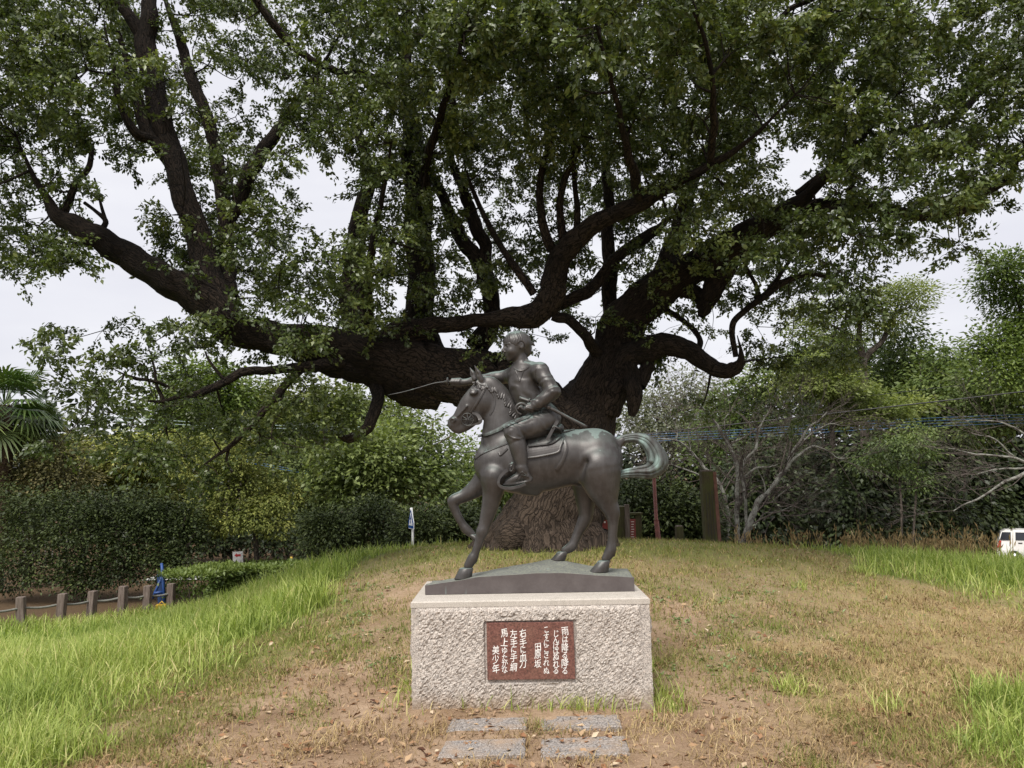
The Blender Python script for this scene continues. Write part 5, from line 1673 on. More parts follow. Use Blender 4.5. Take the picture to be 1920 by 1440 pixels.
bg_tree('broadleaf_tree', 'dark tree behind the hooked bough', 'tree', 36, [(650, 770, 60, 40), (700, 800, 60, 40), (740, 780, 40, 40), (620, 840, 60, 40)], 'olive', 4500, .17)

# ---- right side
bg_tree('evergreen_shrub', 'leafy green shrub behind the horse tail and the red pole', 'shrub', 18.5, [(1195, 965, 46, 46), (1250, 950, 50, 50), (1230, 1000, 50, 30), (1180, 920, 40, 30)], 'dark', 4600, .085, tight=.4)
bg_tree('evergreen_shrub', 'leafy green shrub left of the tall timber post', 'shrub', 18.3, [(1300, 965, 42, 42), (1320, 1000, 44, 28), (1290, 1000, 40, 30)], 'dark', 3200, .085, tight=.4)
bg_tree('broadleaf_tree', 'hazy grey green tree above the horse tail', 'tree', 42, [(1230, 760, 50, 50), (1290, 740, 50, 46), (1190, 800, 40, 40), (1320, 790, 60, 50), (1260, 830, 60, 46)], 'haze', 5000, .17, tight=.2)
bg_tree('broadleaf_tree', 'hazy green tree behind the bare branches', 'tree', 38, [(1390, 770, 60, 60), (1440, 720, 50, 40), (1350, 840, 60, 60), (1440, 830, 60, 50)], 'bamboo', 6000, .18, tight=.3)
bg_tree('acacia_tree', 'tall airy acacia with pale feathery leaves against the sky', 'tree', 31, [(1650, 560, 44, 30), (1695, 548, 38, 28), (1730, 545, 24, 18), (1720, 570, 26, 16), (1600, 575, 46, 26), (1555, 600, 44, 20), (1510, 585, 36, 24), (1580, 640, 46, 18), (1640, 610, 40, 16), (1680, 600, 34, 14), (1500, 620, 36, 16)], 'acacia', 6200, .10,
        [[(1622, 1040, 9), (1621, 800, 8), (1620, 700, 7.5), (1617, 670, 7), (1611, 640, 6), (1612, 600, 4.5), (1610, 575, 2.5)], [(1618, 680, 6), (1632, 660, 5.5), (1654, 640, 5), (1664, 617, 4.5), (1675, 592, 3.5), (1686, 566, 2)],
         [(1664, 615, 3), (1640, 606, 2.5), (1616, 590, 1.6)], [(1675, 592, 2), (1705, 575, 1.4), (1725, 555, 1)], [(1612, 640, 4), (1590, 625, 3), (1560, 610, 2.2), (1540, 600, 1.4)], [(1660, 625, 2), (1655, 575, 1.4)]], M_BARK2, tight=.1, flat=.45)
bg_tree('broadleaf_tree', 'yellow green tree in layered tiers above the bare cherry', 'tree', 26, [(1530, 690, 52, 26), (1560, 720, 62, 26), (1500, 720, 46, 26), (1600, 745, 56, 22), (1640, 775, 60, 22), (1580, 780, 50, 24), (1700, 760, 40, 20)], 'acacia', 6500, .11, [[(1560, 1050, 6), (1562, 850, 5), (1550, 700, 3)], [(1562, 800, 3), (1620, 750, 2)]], tight=.35, flat=.5)
for args in ((1690, 'dark pointed bamboo crowns right of the acacia', [(1690, 640, 34, 40), (1700, 690, 44, 50), (1660, 720, 44, 50), (1725, 720, 40, 50), (1690, 780, 66, 44)], 33),
             (1770, 'bamboo crowns with sky showing through, below the gap of sky', [(1775, 690, 34, 46), (1760, 740, 44, 46), (1800, 760, 46, 46), (1770, 800, 66, 40)], 30),
             (1560, 'conical dark conifer tips left of the acacia', [(1550, 650, 24, 40), (1590, 660, 22, 36), (1560, 700, 40, 30), (1500, 680, 30, 30)], 44)):
    bg_tree('bamboo_clump', args[1], 'bamboo', args[3], args[2], 'bamboo', 5600, .15, [[(args[0] + dx, 1050, 2.4), (args[0] + dx * 1.2, 850, 2.2), (args[0] + dx * 1.5, 680, 1)] for dx in (-30, -14, 4, 20, 34)], tight=.25, droop=-.6)
bg_tree('broadleaf_tree', 'tall light green tree rising at the right edge', 'tree', 23, [(1895, 520, 44, 46), (1870, 500, 36, 26), (1930, 590, 66, 66), (1850, 545, 34, 18), (1880, 640, 46, 36), (1845, 655, 36, 22), (1900, 700, 66, 40), (1950, 660, 50, 60)], 'fresh', 9500, .10, [[(1960, 1050, 9), (1945, 800, 8), (1925, 640, 5), (1900, 520, 2)], [(1940, 720, 4), (1870, 650, 2)]], tight=.25)
bg_tree('broadleaf_tree', 'loose grey green tree with sky gaps under the tall right tree', 'tree', 27, [(1880, 760, 60, 40), (1830, 720, 46, 40), (1920, 740, 40, 50), (1850, 800, 60, 30)], 'bamboo', 3800, .13, [[(1990, 1060, 5), (1960, 900, 4), (1900, 770, 2)], [(1960, 900, 3), (1850, 780, 1.5)]], tight=.1)
bg_tree('bamboo_clump', 'bright green bamboo sprays in front of the dark grove', 'bamboo', 22, [(1670, 840, 40, 14), (1720, 815, 44, 13), (1640, 868, 34, 12), (1735, 850, 30, 12), (1700, 835, 34, 12), (1722, 905, 22, 16), (1690, 880, 30, 10)], 'bamboo', 2300, .075, [[(1690, 1050, 2), (1690, 950, 2), (1680, 840, 1.2)], [(1710, 1050, 2), (1716, 950, 2), (1725, 830, 1.2)]], tight=.2, droop=-.7)
for k, (x, lab) in enumerate(((1420, 'dark undergrowth behind the tall timber post'), (1520, 'dark undergrowth behind the bare cherry trunks'), (1620, 'dark bamboo undergrowth right of the bare cherry'),
                              (1720, 'dark bamboo undergrowth at the middle of the right grove'), (1815, 'dark bamboo undergrowth left of the white car'), (1910, 'dark bamboo undergrowth behind the white car'))):
    bg_tree('bamboo_thicket', lab, 'bamboo', 25 + 3 * (k % 2) + (19 if k > 3 else 0), [(x, 900, 62, 46), (x - 30, 950, 60, 40), (x + 30, 960, 60, 40), (x, 1010, 66, 36), (x + 20, 860, 46, 30)], 'shade', 4600, .15 if k < 4 else .24,
            [[(x + dx, 1060, 1.5), (x + dx * 1.1, 930, 1.4), (x + dx * 1.3, 830, .8)] for dx in (-46, -30, -12, 6, 24, 42)], group='dark thickets of the right grove', tight=.4, droop=-.6)

# ---- bare cherries with lichened limbs
def bare_tree(label, Y, limbs_px, seed, depth=4, scale=1.0):
    rn = np.random.default_rng(seed)
    p = P(limbs_px[0][0][0], 1015, Y)
    o = thing('cherry_tree', (p[0], p[1], gz1(p[0], p[1])), label, 'tree', 'bare cherry trees')
    specs, fine = [], []
    def twig(a, d, L, rad, lev):
        d = unit(d)
        m = a + d * L * .5 + rn.normal(0, .06, 3) * L
        e_ = a + d * L + rn.normal(0, .08, 3) * L + np.array([0, 0, -.05 * L])
        fine.append((catmull([a, m, e_], 2), np.linspace(rad, rad * .5, 5), 3 if lev > 1 else 5))
        if lev < depth:
            for _ in range(rn.integers(2, 5)):
                t_ = rn.uniform(.3, 1)
                q = a + (e_ - a) * t_
                twig(q, d + rn.normal(0, .55, 3) + np.array([0, 0, .12]), L * rn.uniform(.45, .72), rad * .55, lev + 1)
    for pts in limbs_px:
        q = np.array([np.r_[P(a, b, Y + (z[0] if z else 0)), w * mpp(Y)] for a, b, w, *z in pts])
        q = catmull(q, 6)
        q[:, :3] += np.stack([wobble(q[:, :3], seed + k, .05, 3) for k in range(3)], 1)
        specs.append((q[:, :3], np.maximum(q[:, 3], .008), 8))
        for i in range(4, len(q), 2):
            d = q[i, :3] - q[i - 1, :3]
            if rn.random() < .92:
                twig(q[i, :3], unit(d) + rn.normal(0, .8, 3) * np.array([1, .8, .7]) + np.array([0, 0, .2]), scale * rn.uniform(.5, 1.2), max(.007, q[i, 3] * .28), 1)
    tubes_mesh('trunk', specs, M_CHERRY, o, .6)
    f = tubes_mesh('twigs', fine, M_TWIG, o)
    f['kind'] = 'stuff'
    return o
def cq(*pts):
    return [(1180 + x / 3.79, 660 + y / 3.79, w, *z) for x, y, w, *z in pts]
bare_tree('leafless cherry with forked lichened trunks right of the timber post', 16.5,
          [cq((760, 1380, 5.5), (765, 1200, 4.6), (760, 1000, 4.2), (772, 870, 4), (740, 720, 3.4), (690, 620, 3), (590, 490, 2.3), (500, 400, 1.5)),
           cq((838, 1160, 3), (825, 1000, 3.2), (803, 850, 3), (822, 770, 2.8), (890, 690, 2.6), (920, 570, 2), (965, 470, 1.2)),
           cq((830, 1250, 3.2), (838, 1160, 3)), cq((740, 650, 2), (830, 610, 1.8), (930, 530, 1.3), (1000, 400, .9)), cq((805, 900, 2), (900, 820, 1.8), (1010, 815, 1.2), (1090, 790, .8)), cq((740, 700, 1.6), (680, 500, 1.2), (760, 430, .9), (830, 480, .7))], 5)
bare_tree('leafless cherry leaning right with one long lichened trunk', 16.0,
          [cq((780, 1380, 6.5), (880, 1170, 5.8), (930, 1050, 5.2), (1040, 910, 4.6), (1130, 800, 4), (1190, 660, 3), (1290, 520, 2.2), (1400, 420, 1.4)),
           cq((1130, 800, 2.8), (1270, 690, 2.4), (1380, 690, 1.8), (1460, 760, 1.2), (1560, 770, .8)), cq((1200, 660, 2), (1330, 560, 1.6), (1450, 500, 1.2), (1550, 520, .8)),
           cq((850, 1270, 1.6), (1000, 1150, 1.3), (1160, 1090, .8)), cq((900, 1150, 1.4), (1040, 1040, 1.1), (1170, 960, .8)), cq((960, 1000, 1.2), (940, 850, 1.0), (880, 720, .7))], 6)
bare_tree('leafless cherry behind the timber post spreading to the left', 18.5,
          [cq((690, 1380, 4), (700, 1150, 3.6), (650, 950, 3.2), (540, 830, 2.8), (450, 700, 2.2), (340, 630, 1.6), (220, 620, 1)), cq((640, 940, 2.2), (540, 900, 2.2), (400, 850, 1.7), (310, 800, 1.1)),
           cq((560, 850, 1.6), (480, 740, 1.2), (360, 745, .9)), cq((340, 630, 1.1), (345, 540, .8), (300, 440, .6)), cq((450, 700, 1.2), (420, 560, .9), (440, 480, .7))], 7)
bare_tree('leafless branches sweeping in at the right edge', 17.5,
          [[(2010, 1060, 7), (2000, 950, 6), (1960, 880, 4.5), (1900, 900, 3), (1840, 930, 2), (1790, 955, 1)], [(1970, 890, 3.5), (1900, 860, 2.4), (1830, 850, 1.6), (1780, 840, 1)],
           [(1990, 920, 3), (1930, 820, 2.2), (1870, 790, 1.4), (1810, 790, .9)], [(1930, 880, 2), (1880, 880, 1.4), (1830, 890, .8)], [(1900, 860, 1.6), (1860, 820, 1.1), (1820, 812, .7)]], 9, 4)

# ---- brown thicket at far left and the palms
o = bg_tree('dry_thicket', 'withered brown thicket below the palms at the left edge', 'shrub', 21.5, [(90, 880, 56, 34), (140, 900, 46, 30), (60, 910, 56, 30), (120, 840, 36, 26)], 'brown', 3000, .09,
        [[(90 + dx, 1060, 1.4), (90 + dx * 1.4, 930, 1), (90 + dx * 2.4 + 8, 830, .5)] for dx in (-40, -28, -16, -4, 8, 20, 32)], M_CHERRY, tight=.1)
M_PALM = m_leaf('palm_frond', (.02, .045, .012), (.06, .11, .028), (.20, .25, .08), .4, .2, .5, .5)
M_FIBRE = m_bark('palm_fibre', (.05, .032, .022), (.20, .13, .085), None, 40, .9)
def palm(label, px, py, Y, rad_px, seed, base_w):
    rn = np.random.default_rng(seed)
    c = P(px, py, Y); m = mpp(Y)
    o = thing('fan_palm', (c[0], c[1], gz1(c[0], c[1])), label, 'palm', 'fan palms at the left edge')
    pth = catmull([(c[0], c[1], gz1(c[0], c[1]) - .1), (c[0] + .06, c[1], (gz1(c[0], c[1]) + c[2]) / 2), c], 8)
    tr_ = tubes_mesh('trunk', [(pth, np.linspace(base_w, base_w * 1.25, len(pth)), 14)], M_FIBRE, o, 1.2)
    V, F, T = [], [], []
    for k in range(56):
        az, el = rn.uniform(0, 2 * math.pi), rn.uniform(-1.0, 1.1)
        d = np.array([math.cos(az) * math.cos(el), math.sin(az) * math.cos(el), math.sin(el)])
        L = rad_px * m * rn.uniform(.45, .62)
        hub = c + d * L
        s1 = unit(np.cross(d, np.array([0, 0, 1.0]))); u1 = np.cross(s1, d)
        b = len(V)
        w = .012
        V += [c + s1 * w, c - s1 * w, hub - s1 * w, hub + s1 * w]; T += [.3] * 4
        F.append((b, b + 1, b + 2, b + 3))
        tone = rn.uniform(.2, .75) if el > -.4 else rn.uniform(.7, 1)
        for a in np.linspace(-1.75, 1.75, 17):
            dd = d * math.cos(a) + s1 * math.sin(a)
            bl = rad_px * m * rn.uniform(.46, .56)
            sid = unit(np.cross(dd, u1))
            mid = hub + dd * bl * .55 + u1 * .02
            tip = hub + dd * bl + np.array([0, 0, -.28 * bl])
            b = len(V)
            V += [hub, mid + sid * .034, tip, mid - sid * .034]; T += [np.clip(tone + rn.normal(0, .08), 0, 1)] * 4
            F.append((b, b + 1, b + 2, b + 3))
    fr_o = new_mesh('fronds', np.array(V), np.array(F), M_PALM, False, o)
    set_attr(fr_o, 'tone', T)
    fr_o['kind'] = 'stuff'
palm('fan palm with a shaggy trunk cut by the left edge', 8, 760, 21, 110, 3, .17)
palm('smaller fan palm just inside the left edge', 62, 800, 22, 62, 4, .12)

# ---- clipped low hedge
h0, h1 = P(348, 1112, 17.6), P(585, 1072, 21.5)
hz0 = gz1(h0[0], h0[1])
hedge = thing('low_hedge', (*((h0 + h1) / 2)[:2], hz0), 'low clipped green hedge below the white arrow sign', 'hedge')
dv = (h1 - h0); dv[2] = 0; Lh = np.linalg.norm(dv); dv /= Lh
nv_ = np.array([-dv[1], dv[0], 0])
nl = 26000
t_ = brn.uniform(0, 1, nl); w_ = brn.uniform(-1, 1, nl); hgt = brn.uniform(0, 1, nl)
face = brn.random(nl)
top_z = np.array([P(348, 1072, 17.6)[2], P(585, 1057, 21.5)[2]])
zt_ = top_z[0] + (top_z[1] - top_z[0]) * t_
zb_ = gz(h0[0] + dv[0] * Lh * t_, h0[1] + dv[1] * Lh * t_)
w_ = np.where(face < .45, -1 + .12 * brn.random(nl), w_); hgt = np.where(face > .62, 1 - .05 * brn.random(nl), hgt)
pp = h0[None, :] * np.array([1, 1, 0]) + dv * (Lh * t_)[:, None] + nv_ * (.75 * w_)[:, None]
pp[:, 2] = zb_ + (zt_ - zb_) * hgt
pp += brn.normal(0, .035, pp.shape) + (wobble(pp, 5, .07, 2.0))[:, None]
out = np.where((face < .45)[:, None], -nv_[None, :], np.array([0, 0, 1.0])[None, :])
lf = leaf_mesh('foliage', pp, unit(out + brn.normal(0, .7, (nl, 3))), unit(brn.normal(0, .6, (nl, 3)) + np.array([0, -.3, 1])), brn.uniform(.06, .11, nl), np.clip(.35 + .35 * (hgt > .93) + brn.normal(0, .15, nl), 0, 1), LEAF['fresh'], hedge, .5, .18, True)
lf['kind'] = 'stuff'
mb = MB()
for k in range(12):
    q = h0 + dv * Lh * (k + .5) / 12
    mb = MB().tube([(q[0], q[1], gz1(q[0], q[1]) - .05), (q[0] + brn.normal(0, .05), q[1] + brn.normal(0, .05), q[2] + .25)], [.02, .012], 6)
    mb.build('stem', M_BARK2, hedge)
# ================================================================== SMALL THINGS AROUND THE MOUND
t = NT('weathered_timber')
v = t.tex('Object')
gr = t.noise(t.mapping(v, (26, 26, 1.6)), 2.0, 6, 0.7)
c = t.ramp(gr, [(0.3, (.06, .045, .038)), (0.55, (.17, .135, .115)), (0.75, (.27, .23, .205))])
M_TIMBER = t.bsdf(c, 0.9, 0, t.bump(gr, .6, .01), .2)
t = NT('mossy_timber')
v = t.tex('Object')
gr = t.noise(t.mapping(v, (30, 30, 1.2)), 2.0, 6, 0.7)
ms = t.noise(v, 5, 5, .7)
c = t.ramp(gr, [(0.3, (.035, .028, .018)), (0.55, (.085, .072, .042)), (0.75, (.14, .115, .075))])
c = t.mix(t.ramp(ms, [(0.42, 0.0), (0.62, .7)]), c, (.085, .095, .03))
M_MOSSY = t.bsdf(c, 0.92, 0, t.bump(gr, .7, .012), .2)
M_REDWOOD = m_plain('reddish_timber', (.16, .075, .055), .85, 0, .35, 14, .4)
M_RUST = m_plain('red_brown_paint', (.19, .065, .05), .6, 0, .3, 20, .2)
M_BLUE = m_plain('blue_paint', (.015, .055, .20), .5, 0, .2, 10)
M_SIGNBLUE = m_plain('sign_blue', (.012, .055, .22), .35, 0, .1, 6)
M_WHITE = m_plain('white_paint', (.8, .8, .8), .45, 0, .05, 10)
M_REDP = m_plain('red_panel', (.24, .04, .032), .5, 0, .2, 10)
M_YELLOW = m_plain('yellow_paint', (.65, .42, .04), .5, 0, .15, 10)
M_ROPE = m_plain('grey_rail', (.17, .17, .15), .85, 0, .25, 30, .3)
M_BLACK = m_plain('black_cable', (.012, .012, .012), .5, 0, .1, 10)
M_BLUECABLE = m_plain('blue_cable', (.06, .14, .28), .45, 0, .1, 10)
M_PALECABLE = m_plain('pale_cable', (.33, .42, .40), .5, 0, .1, 10)
M_ASPHALT = m_plain('pale_concrete', (.42, .41, .38), .9, 0, .15, 3, .2)

# pale paved strip below the hedge and a dark road on the right
def sheet(name, corners, mat, lift, nu=30, nv=6):
    c0, c1, c2, c3 = [np.array(c) for c in corners]
    vs_, fs_ = [], []
    for j in range(nv + 1):
        for i in range(nu + 1):
            a, b = i / nu, j / nv
            q = (c0 * (1 - a) + c1 * a) * (1 - b) + (c3 * (1 - a) + c2 * a) * b
            vs_.append((q[0], q[1], gz1(q[0], q[1]) + lift))
    for j in range(nv):
        for i in range(nu):
            k = j * (nu + 1) + i
            fs_.append((k, k + 1, k + nu + 2, k + nu + 1))
    return tag(new_mesh(name, vs_, fs_, mat), kind='structure')
sheet('pavement', [(-10.5, 22.8), (-4.2, 22.4), (-4.2, 24.6), (-10.5, 25.2)], M_ASPHALT, .03)
sheet('road', [(14, 37.5), (60, 37.5), (60, 43.5), (14, 43.5)], m_plain('asphalt', (.055, .055, .055), .9, 0, .2, 3, .3), .03)

# ---- fence of short timber posts
fence_px = [(40, 1172, 1119, 15.3), (112, 1162, 1113, 15.8), (170, 1152, 1108, 16.4), (229, 1150, 1099, 16.7), (275, 1145, 1098, 17.1), (320, 1142, 1094, 17.5)]
f0 = P(170, 1150, 16.3)
fence = thing('post_fence', (f0[0], f0[1], gz1(f0[0], f0[1])), 'low fence of weathered square timber posts and a thin rail', 'fence')
fn = np.random.default_rng(2)
tops = []
for px, pb, pt, Y in [(-35, 1184, 1127, 14.8)] + fence_px:
    b, tpp = P(px, pb, Y), P(px, pt, Y)
    zg = gz1(b[0], b[1])
    w = .145
    mb = MB().box((b[0], b[1], (zg - .15 + tpp[2]) / 2), (w, w, tpp[2] - zg + .15), fn.uniform(-.3, .3), .97, (fn.normal(.02, .02), 0))
    mb.build('post', M_TIMBER, fence, bevel=.012)
    tops.append(np.array([b[0], b[1], zg + (tpp[2] - zg) * .62]))
for a, b in zip(tops[:-1], tops[1:]):
    m = (a + b) / 2 + np.array([0, 0, -.03])
    MB().tube(catmull([a, m, b], 4), .022, 7).build('rail', M_ROPE, fence, True)

# ---- blue trestle leaning by the fence
bt = P(300, 1138, 17.9)
tres = thing('blue_trestle', (bt[0], bt[1], gz1(bt[0], bt[1])), 'folded blue metal trestle standing behind the fence posts', 'trestle')
apex = P(303, 1062, 17.9)
for a, b in (((309, 1137), (303, 1056)), ((286, 1122), (305, 1078)), ((288, 1112), (309, 1110))):
    MB().tube([P(*a, 17.85), P(*b, 17.95)], .030, 8).build('strut', M_BLUE, tres, True)
pa, pb, pc_, pd = P(294, 1078, 18.05), P(308, 1070, 18.05), P(311, 1134, 18.1), P(296, 1136, 18.1)
MB().add([pa, pb, pc_, pd] + [q + np.array([0, .02, 0]) for q in (pa, pb, pc_, pd)], [(0, 3, 2, 1), (4, 5, 6, 7), (0, 1, 5, 4), (1, 2, 6, 5), (2, 3, 7, 6), (3, 0, 4, 7)]).build('panel', m_plain('dark_blue_sheet', (.012, .035, .11), .6), tres)
q = P(303, 1140, 17.5)
blk = thing('yellow_block', (q[0], q[1], gz1(q[0], q[1])), 'small yellow block at the foot of the blue trestle', 'block')
MB().box((q[0], q[1], q[2] + .02), (.22, .14, .12), .1).build('body', M_YELLOW, blk, bevel=.02)
MB().tube([(q[0] - .07, q[1], q[2] + .07), (q[0], q[1], q[2] + .14), (q[0] + .07, q[1], q[2] + .07)], .012, 6).build('handle', M_YELLOW, blk, True)

# ---- white board with a red arrow
Ya = 22.3
b0 = P(446, 1062, Ya)
ar = thing('arrow_sign', (b0[0], b0[1], gz1(b0[0], b0[1])), 'white board with a red arrow pointing left above the hedge', 'sign')
cs = [P(436, 1035, Ya), P(455, 1034, Ya), P(455, 1063, Ya), P(437, 1064, Ya)]
board = MB().add([tuple(c_) for c_ in cs] + [tuple(c_ + np.array([0, .03, 0])) for c_ in cs], [(0, 3, 2, 1), (4, 5, 6, 7), (0, 1, 5, 4), (1, 2, 6, 5), (2, 3, 7, 6), (3, 0, 4, 7)]).build('board', M_WHITE, ar)
av = [P(x, y, Ya - .006) for x, y in ((439.5, 1041.2), (444, 1037.2), (444, 1039.4), (451, 1039.2), (451, 1043), (444, 1043), (444, 1045.2))]
new_mesh('arrow', av, [(0, 1, 2, 5, 6), (2, 3, 4, 5)], m_plain('arrow_red', (.6, .05, .06), .5), False, board)
for x in (440, 452):
    q = P(x, 1063, Ya + .02)
    MB().tube([(q[0], q[1] + .03, gz1(q[0], q[1]) - .1), (q[0], q[1] + .03, q[2] + .3)], .02, 6).build('leg', M_WHITE, ar, True)
q = P(546, 1053, 23.5)
mk = thing('marker_post', (q[0], q[1], gz1(q[0], q[1])), 'tiny yellow marker post on the pale pavement', 'post')
MB().tube([(q[0], q[1], gz1(q[0], q[1])), (q[0], q[1], q[2] + .06), (q[0], q[1], q[2] + .14)], [.05, .05, .03], 8).build('body', M_YELLOW, mk, True)
MB().tube([(q[0], q[1], q[2]), (q[0], q[1], q[2] + .05)], .054, 8).build('band', M_WHITE, mk, True)

# ---- blue crossing sign seen at a slant
Yc = 17.0
q = P(773.5, 1035, Yc)
cs_ = thing('crossing_sign', (q[0], q[1], gz1(q[0], q[1])), 'blue pedestrian crossing sign on a white pole left of the statue', 'sign')
hd = P(774, 972, Yc)
MB().tube([(q[0], q[1], gz1(q[0], q[1]) - .2), P(774, 985, Yc), P(771, 952, Yc + .02)], .026, 10).build('pole', M_WHITE, cs_, True)
ayaw = R(64)
ux = np.array([math.cos(ayaw), -math.sin(ayaw), 0]); un = np.array([math.sin(ayaw) * -1, -math.cos(ayaw), 0])
hh_ = 38 * mpp(Yc) / 2
hw_ = hh_ * .80
def sg(x, y, o_):
    return hd + ux * x * hw_ + np.array([0, 0, 1.0]) * y * hh_ + un * o_
penta = [(-1, -1), (1, -1), (1, -.35), (0, 1), (-1, -.35)]
def plate(name, outline, o0, o1, mat, parent):
    n_ = len(outline)
    vs_ = [sg(x, y, o1) for x, y in outline] + [sg(x, y, o0) for x, y in outline]
    fs_ = [tuple(range(n_)), tuple(range(2 * n_ - 1, n_ - 1, -1))] + [(i, n_ + i, n_ + (i + 1) % n_, (i + 1) % n_) for i in range(n_)]
    return new_mesh(name, vs_, fs_, mat, False, parent)
rimo = plate('sign_board', penta, .028, .040, M_WHITE, cs_)
plate('blue_face', [(x * .93, y * .93 - .01) for x, y in penta], .0405, .044, M_SIGNBLUE, rimo)
plate('white_triangle', [(-.66, -.66), (.66, -.66), (0, .62)], .0445, .047, M_WHITE, rimo)
plate('walking_figure', [(-.34, -.6), (-.2, -.6), (-.02, -.28), (.16, -.6), (.32, -.6), (.10, -.15), (.10, .02), (.24, -.12), (.3, -.06), (.1, .16), (.05, .3), (-.07, .3), (-.1, .14), (-.3, -.05), (-.24, -.12), (-.1, .0), (-.12, -.2)], .0475, .049, M_SIGNBLUE, rimo)

# ---- notice boards behind the trunk
Yk = 14.2
kk = P(1165, 1012, Yk)
kio = thing('notice_board', (kk[0], kk[1], gz1(kk[0], kk[1])), 'dark timber notice board with a red panel of white lettering', 'notice board')
def bar(parent, name, x0, x1, y0, y1, Y, dep, mat, bevel=.006):
    a, b = P(x0, y1, Y), P(x1, y0, Y)
    zlow = gz1((a[0] + b[0]) / 2, Y) - .1 if y1 >= 1005 else a[2]
    return MB().box(((a[0] + b[0]) / 2, Y + dep / 2, (zlow + b[2]) / 2), (abs(b[0] - a[0]), dep, b[2] - zlow)).build(name, mat, parent, bevel=bevel)
bar(kio, 'side_panel', 1158, 1173, 950, 1015, Yk, .5, M_MOSSY)
bar(kio, 'post', 1173.5, 1180, 946, 1015, Yk - .04, .10, M_TIMBER)
bar(kio, 'post', 1192, 1203, 966, 1015, Yk + .02, .12, M_MOSSY)
bar(kio, 'cap', 1179, 1206, 961.5, 965.5, Yk - .02, .22, M_MOSSY)
pan = bar(kio, 'red_panel', 1180.5, 1191.5, 973, 1012, Yk + .01, .03, M_REDP, .002)
MB_r = MB()
a, b = P(1180.5, 1012, Yk), P(1191.5, 973, Yk)
for k in range(7):
    y = 977 + k * 4.7
    p0 = P(1183.2 + .4 * (k % 2), y, Yk + .006); p1 = P(1189.0 - .6 * (k % 3), y + 2.6, Yk + .006)
    lt = MB().box(((p0[0] + p1[0]) / 2, Yk + .006, (p0[2] + p1[2]) / 2), (abs(p1[0] - p0[0]), .004, abs(p0[2] - p1[2]) * .45))
    lt.build('lettering', M_INK, pan)
q = P(1132, 1010, 15.0)
kio2 = thing('notice_board', (q[0], q[1], gz1(q[0], q[1])), 'red notice panel half hidden behind the trunk', 'notice board')
bar(kio2, 'back_board', 1120, 1160, 966, 1015, 15.05, .06, M_MOSSY)
p2 = bar(kio2, 'red_panel', 1124, 1141, 975, 1001, 15.0, .03, M_REDP, .002)
for x in (1127.5, 1132.5):
    p0, p1 = P(x, 977.5, 14.99), P(x + 3, 980.5, 14.99)
    MB().box(((p0[0] + p1[0]) / 2, 14.99, (p0[2] + p1[2]) / 2), (p1[0] - p0[0], .006, p0[2] - p1[2])).build('lettering', M_INK, p2)
p0, p1 = P(1131, 998, 14.95), P(1139, 1006, 14.95)
MB().box(((p0[0] + p1[0]) / 2, 14.95, (p0[2] + p1[2]) / 2), (p1[0] - p0[0], .01, (p0[2] - p1[2]))).build('paper', M_WHITE, kio2)

# ---- red brown pole, timber posts
Yp = 14.0
q = P(1233, 1012, Yp)
pole = thing('iron_pole', (q[0], q[1], gz1(q[0], q[1])), 'red brown painted iron pole leaning under the horse tail', 'pole')
p1, p2, p3 = P(1235, 1016, Yp), P(1230.5, 975, Yp), P(1225, 872, Yp)
MB().tube([p1 - np.array([0, 0, .2]), p1, p2], .043, 12).build('sleeve', M_RUST, pole, True)
MB().tube([p2, p2 + (p3 - p2) * .01, p3], [.05, .031, .031], 12).build('shaft', M_RUST, pole, True)
MB().tube([p3, p3 + np.array([0, 0, .02]), p3 + np.array([0, 0, .03])], [.034, .034, .01], 12).build('cap', M_RUST, pole, True)
Yq = 12.6
q = P(1341, 1016, Yq)
tp = thing('timber_post', (q[0], q[1], gz1(q[0], q[1])), 'tall square mossy timber post with a reddish side strip', 'post')
zt2 = P(1338, 884, Yq)[2]
zg2 = gz1(q[0], q[1]) - .2
wq = 22 * mpp(Yq)
MB().box((q[0] - .045, Yq + .1, (zg2 + zt2) / 2), (wq, .2, zt2 - zg2), 0, .98, (-.03, 0)).build('shaft', M_MOSSY, tp, bevel=.008)
MB().box((q[0] + wq / 2 - .015, Yq + .1, (zg2 + zt2) / 2), (.055, .21, zt2 - zg2 - .01), 0, .98, (-.04, 0)).build('side_strip', M_REDWOOD, tp, bevel=.006)
MB().box((q[0] - .073, Yq + .1, zt2 + .012), (wq * .9, .18, .02)).build('cap', M_TIMBER, tp, bevel=.004)
for k in range(3):
    MB().box((q[0] - .045 - wq * .25 + k * wq * .25, Yq - .003, (zg2 + zt2) / 2 - .05 * k), (.006, .008, (zt2 - zg2) * (.5 + .1 * k)), 0, 1, (-.02, 0)).build('crack', M_BLACK, tp)
q = P(1274, 1013, 14.6)
sp_ = thing('timber_post', (q[0], q[1], gz1(q[0], q[1])), 'short grey timber stump post between the red pole and tall post', 'post')
zt3 = P(1274, 987, 14.6)[2]; zg3 = gz1(q[0], q[1]) - .1
MB().box((q[0], q[1], (zg3 + zt3) / 2), (.13, .13, zt3 - zg3), .15, .95).build('shaft', M_MOSSY, sp_, bevel=.01)
MB().box((q[0], q[1], zt3 + .008), (.11, .11, .02), .15, .9).build('cap', M_TIMBER, sp_, bevel=.006)

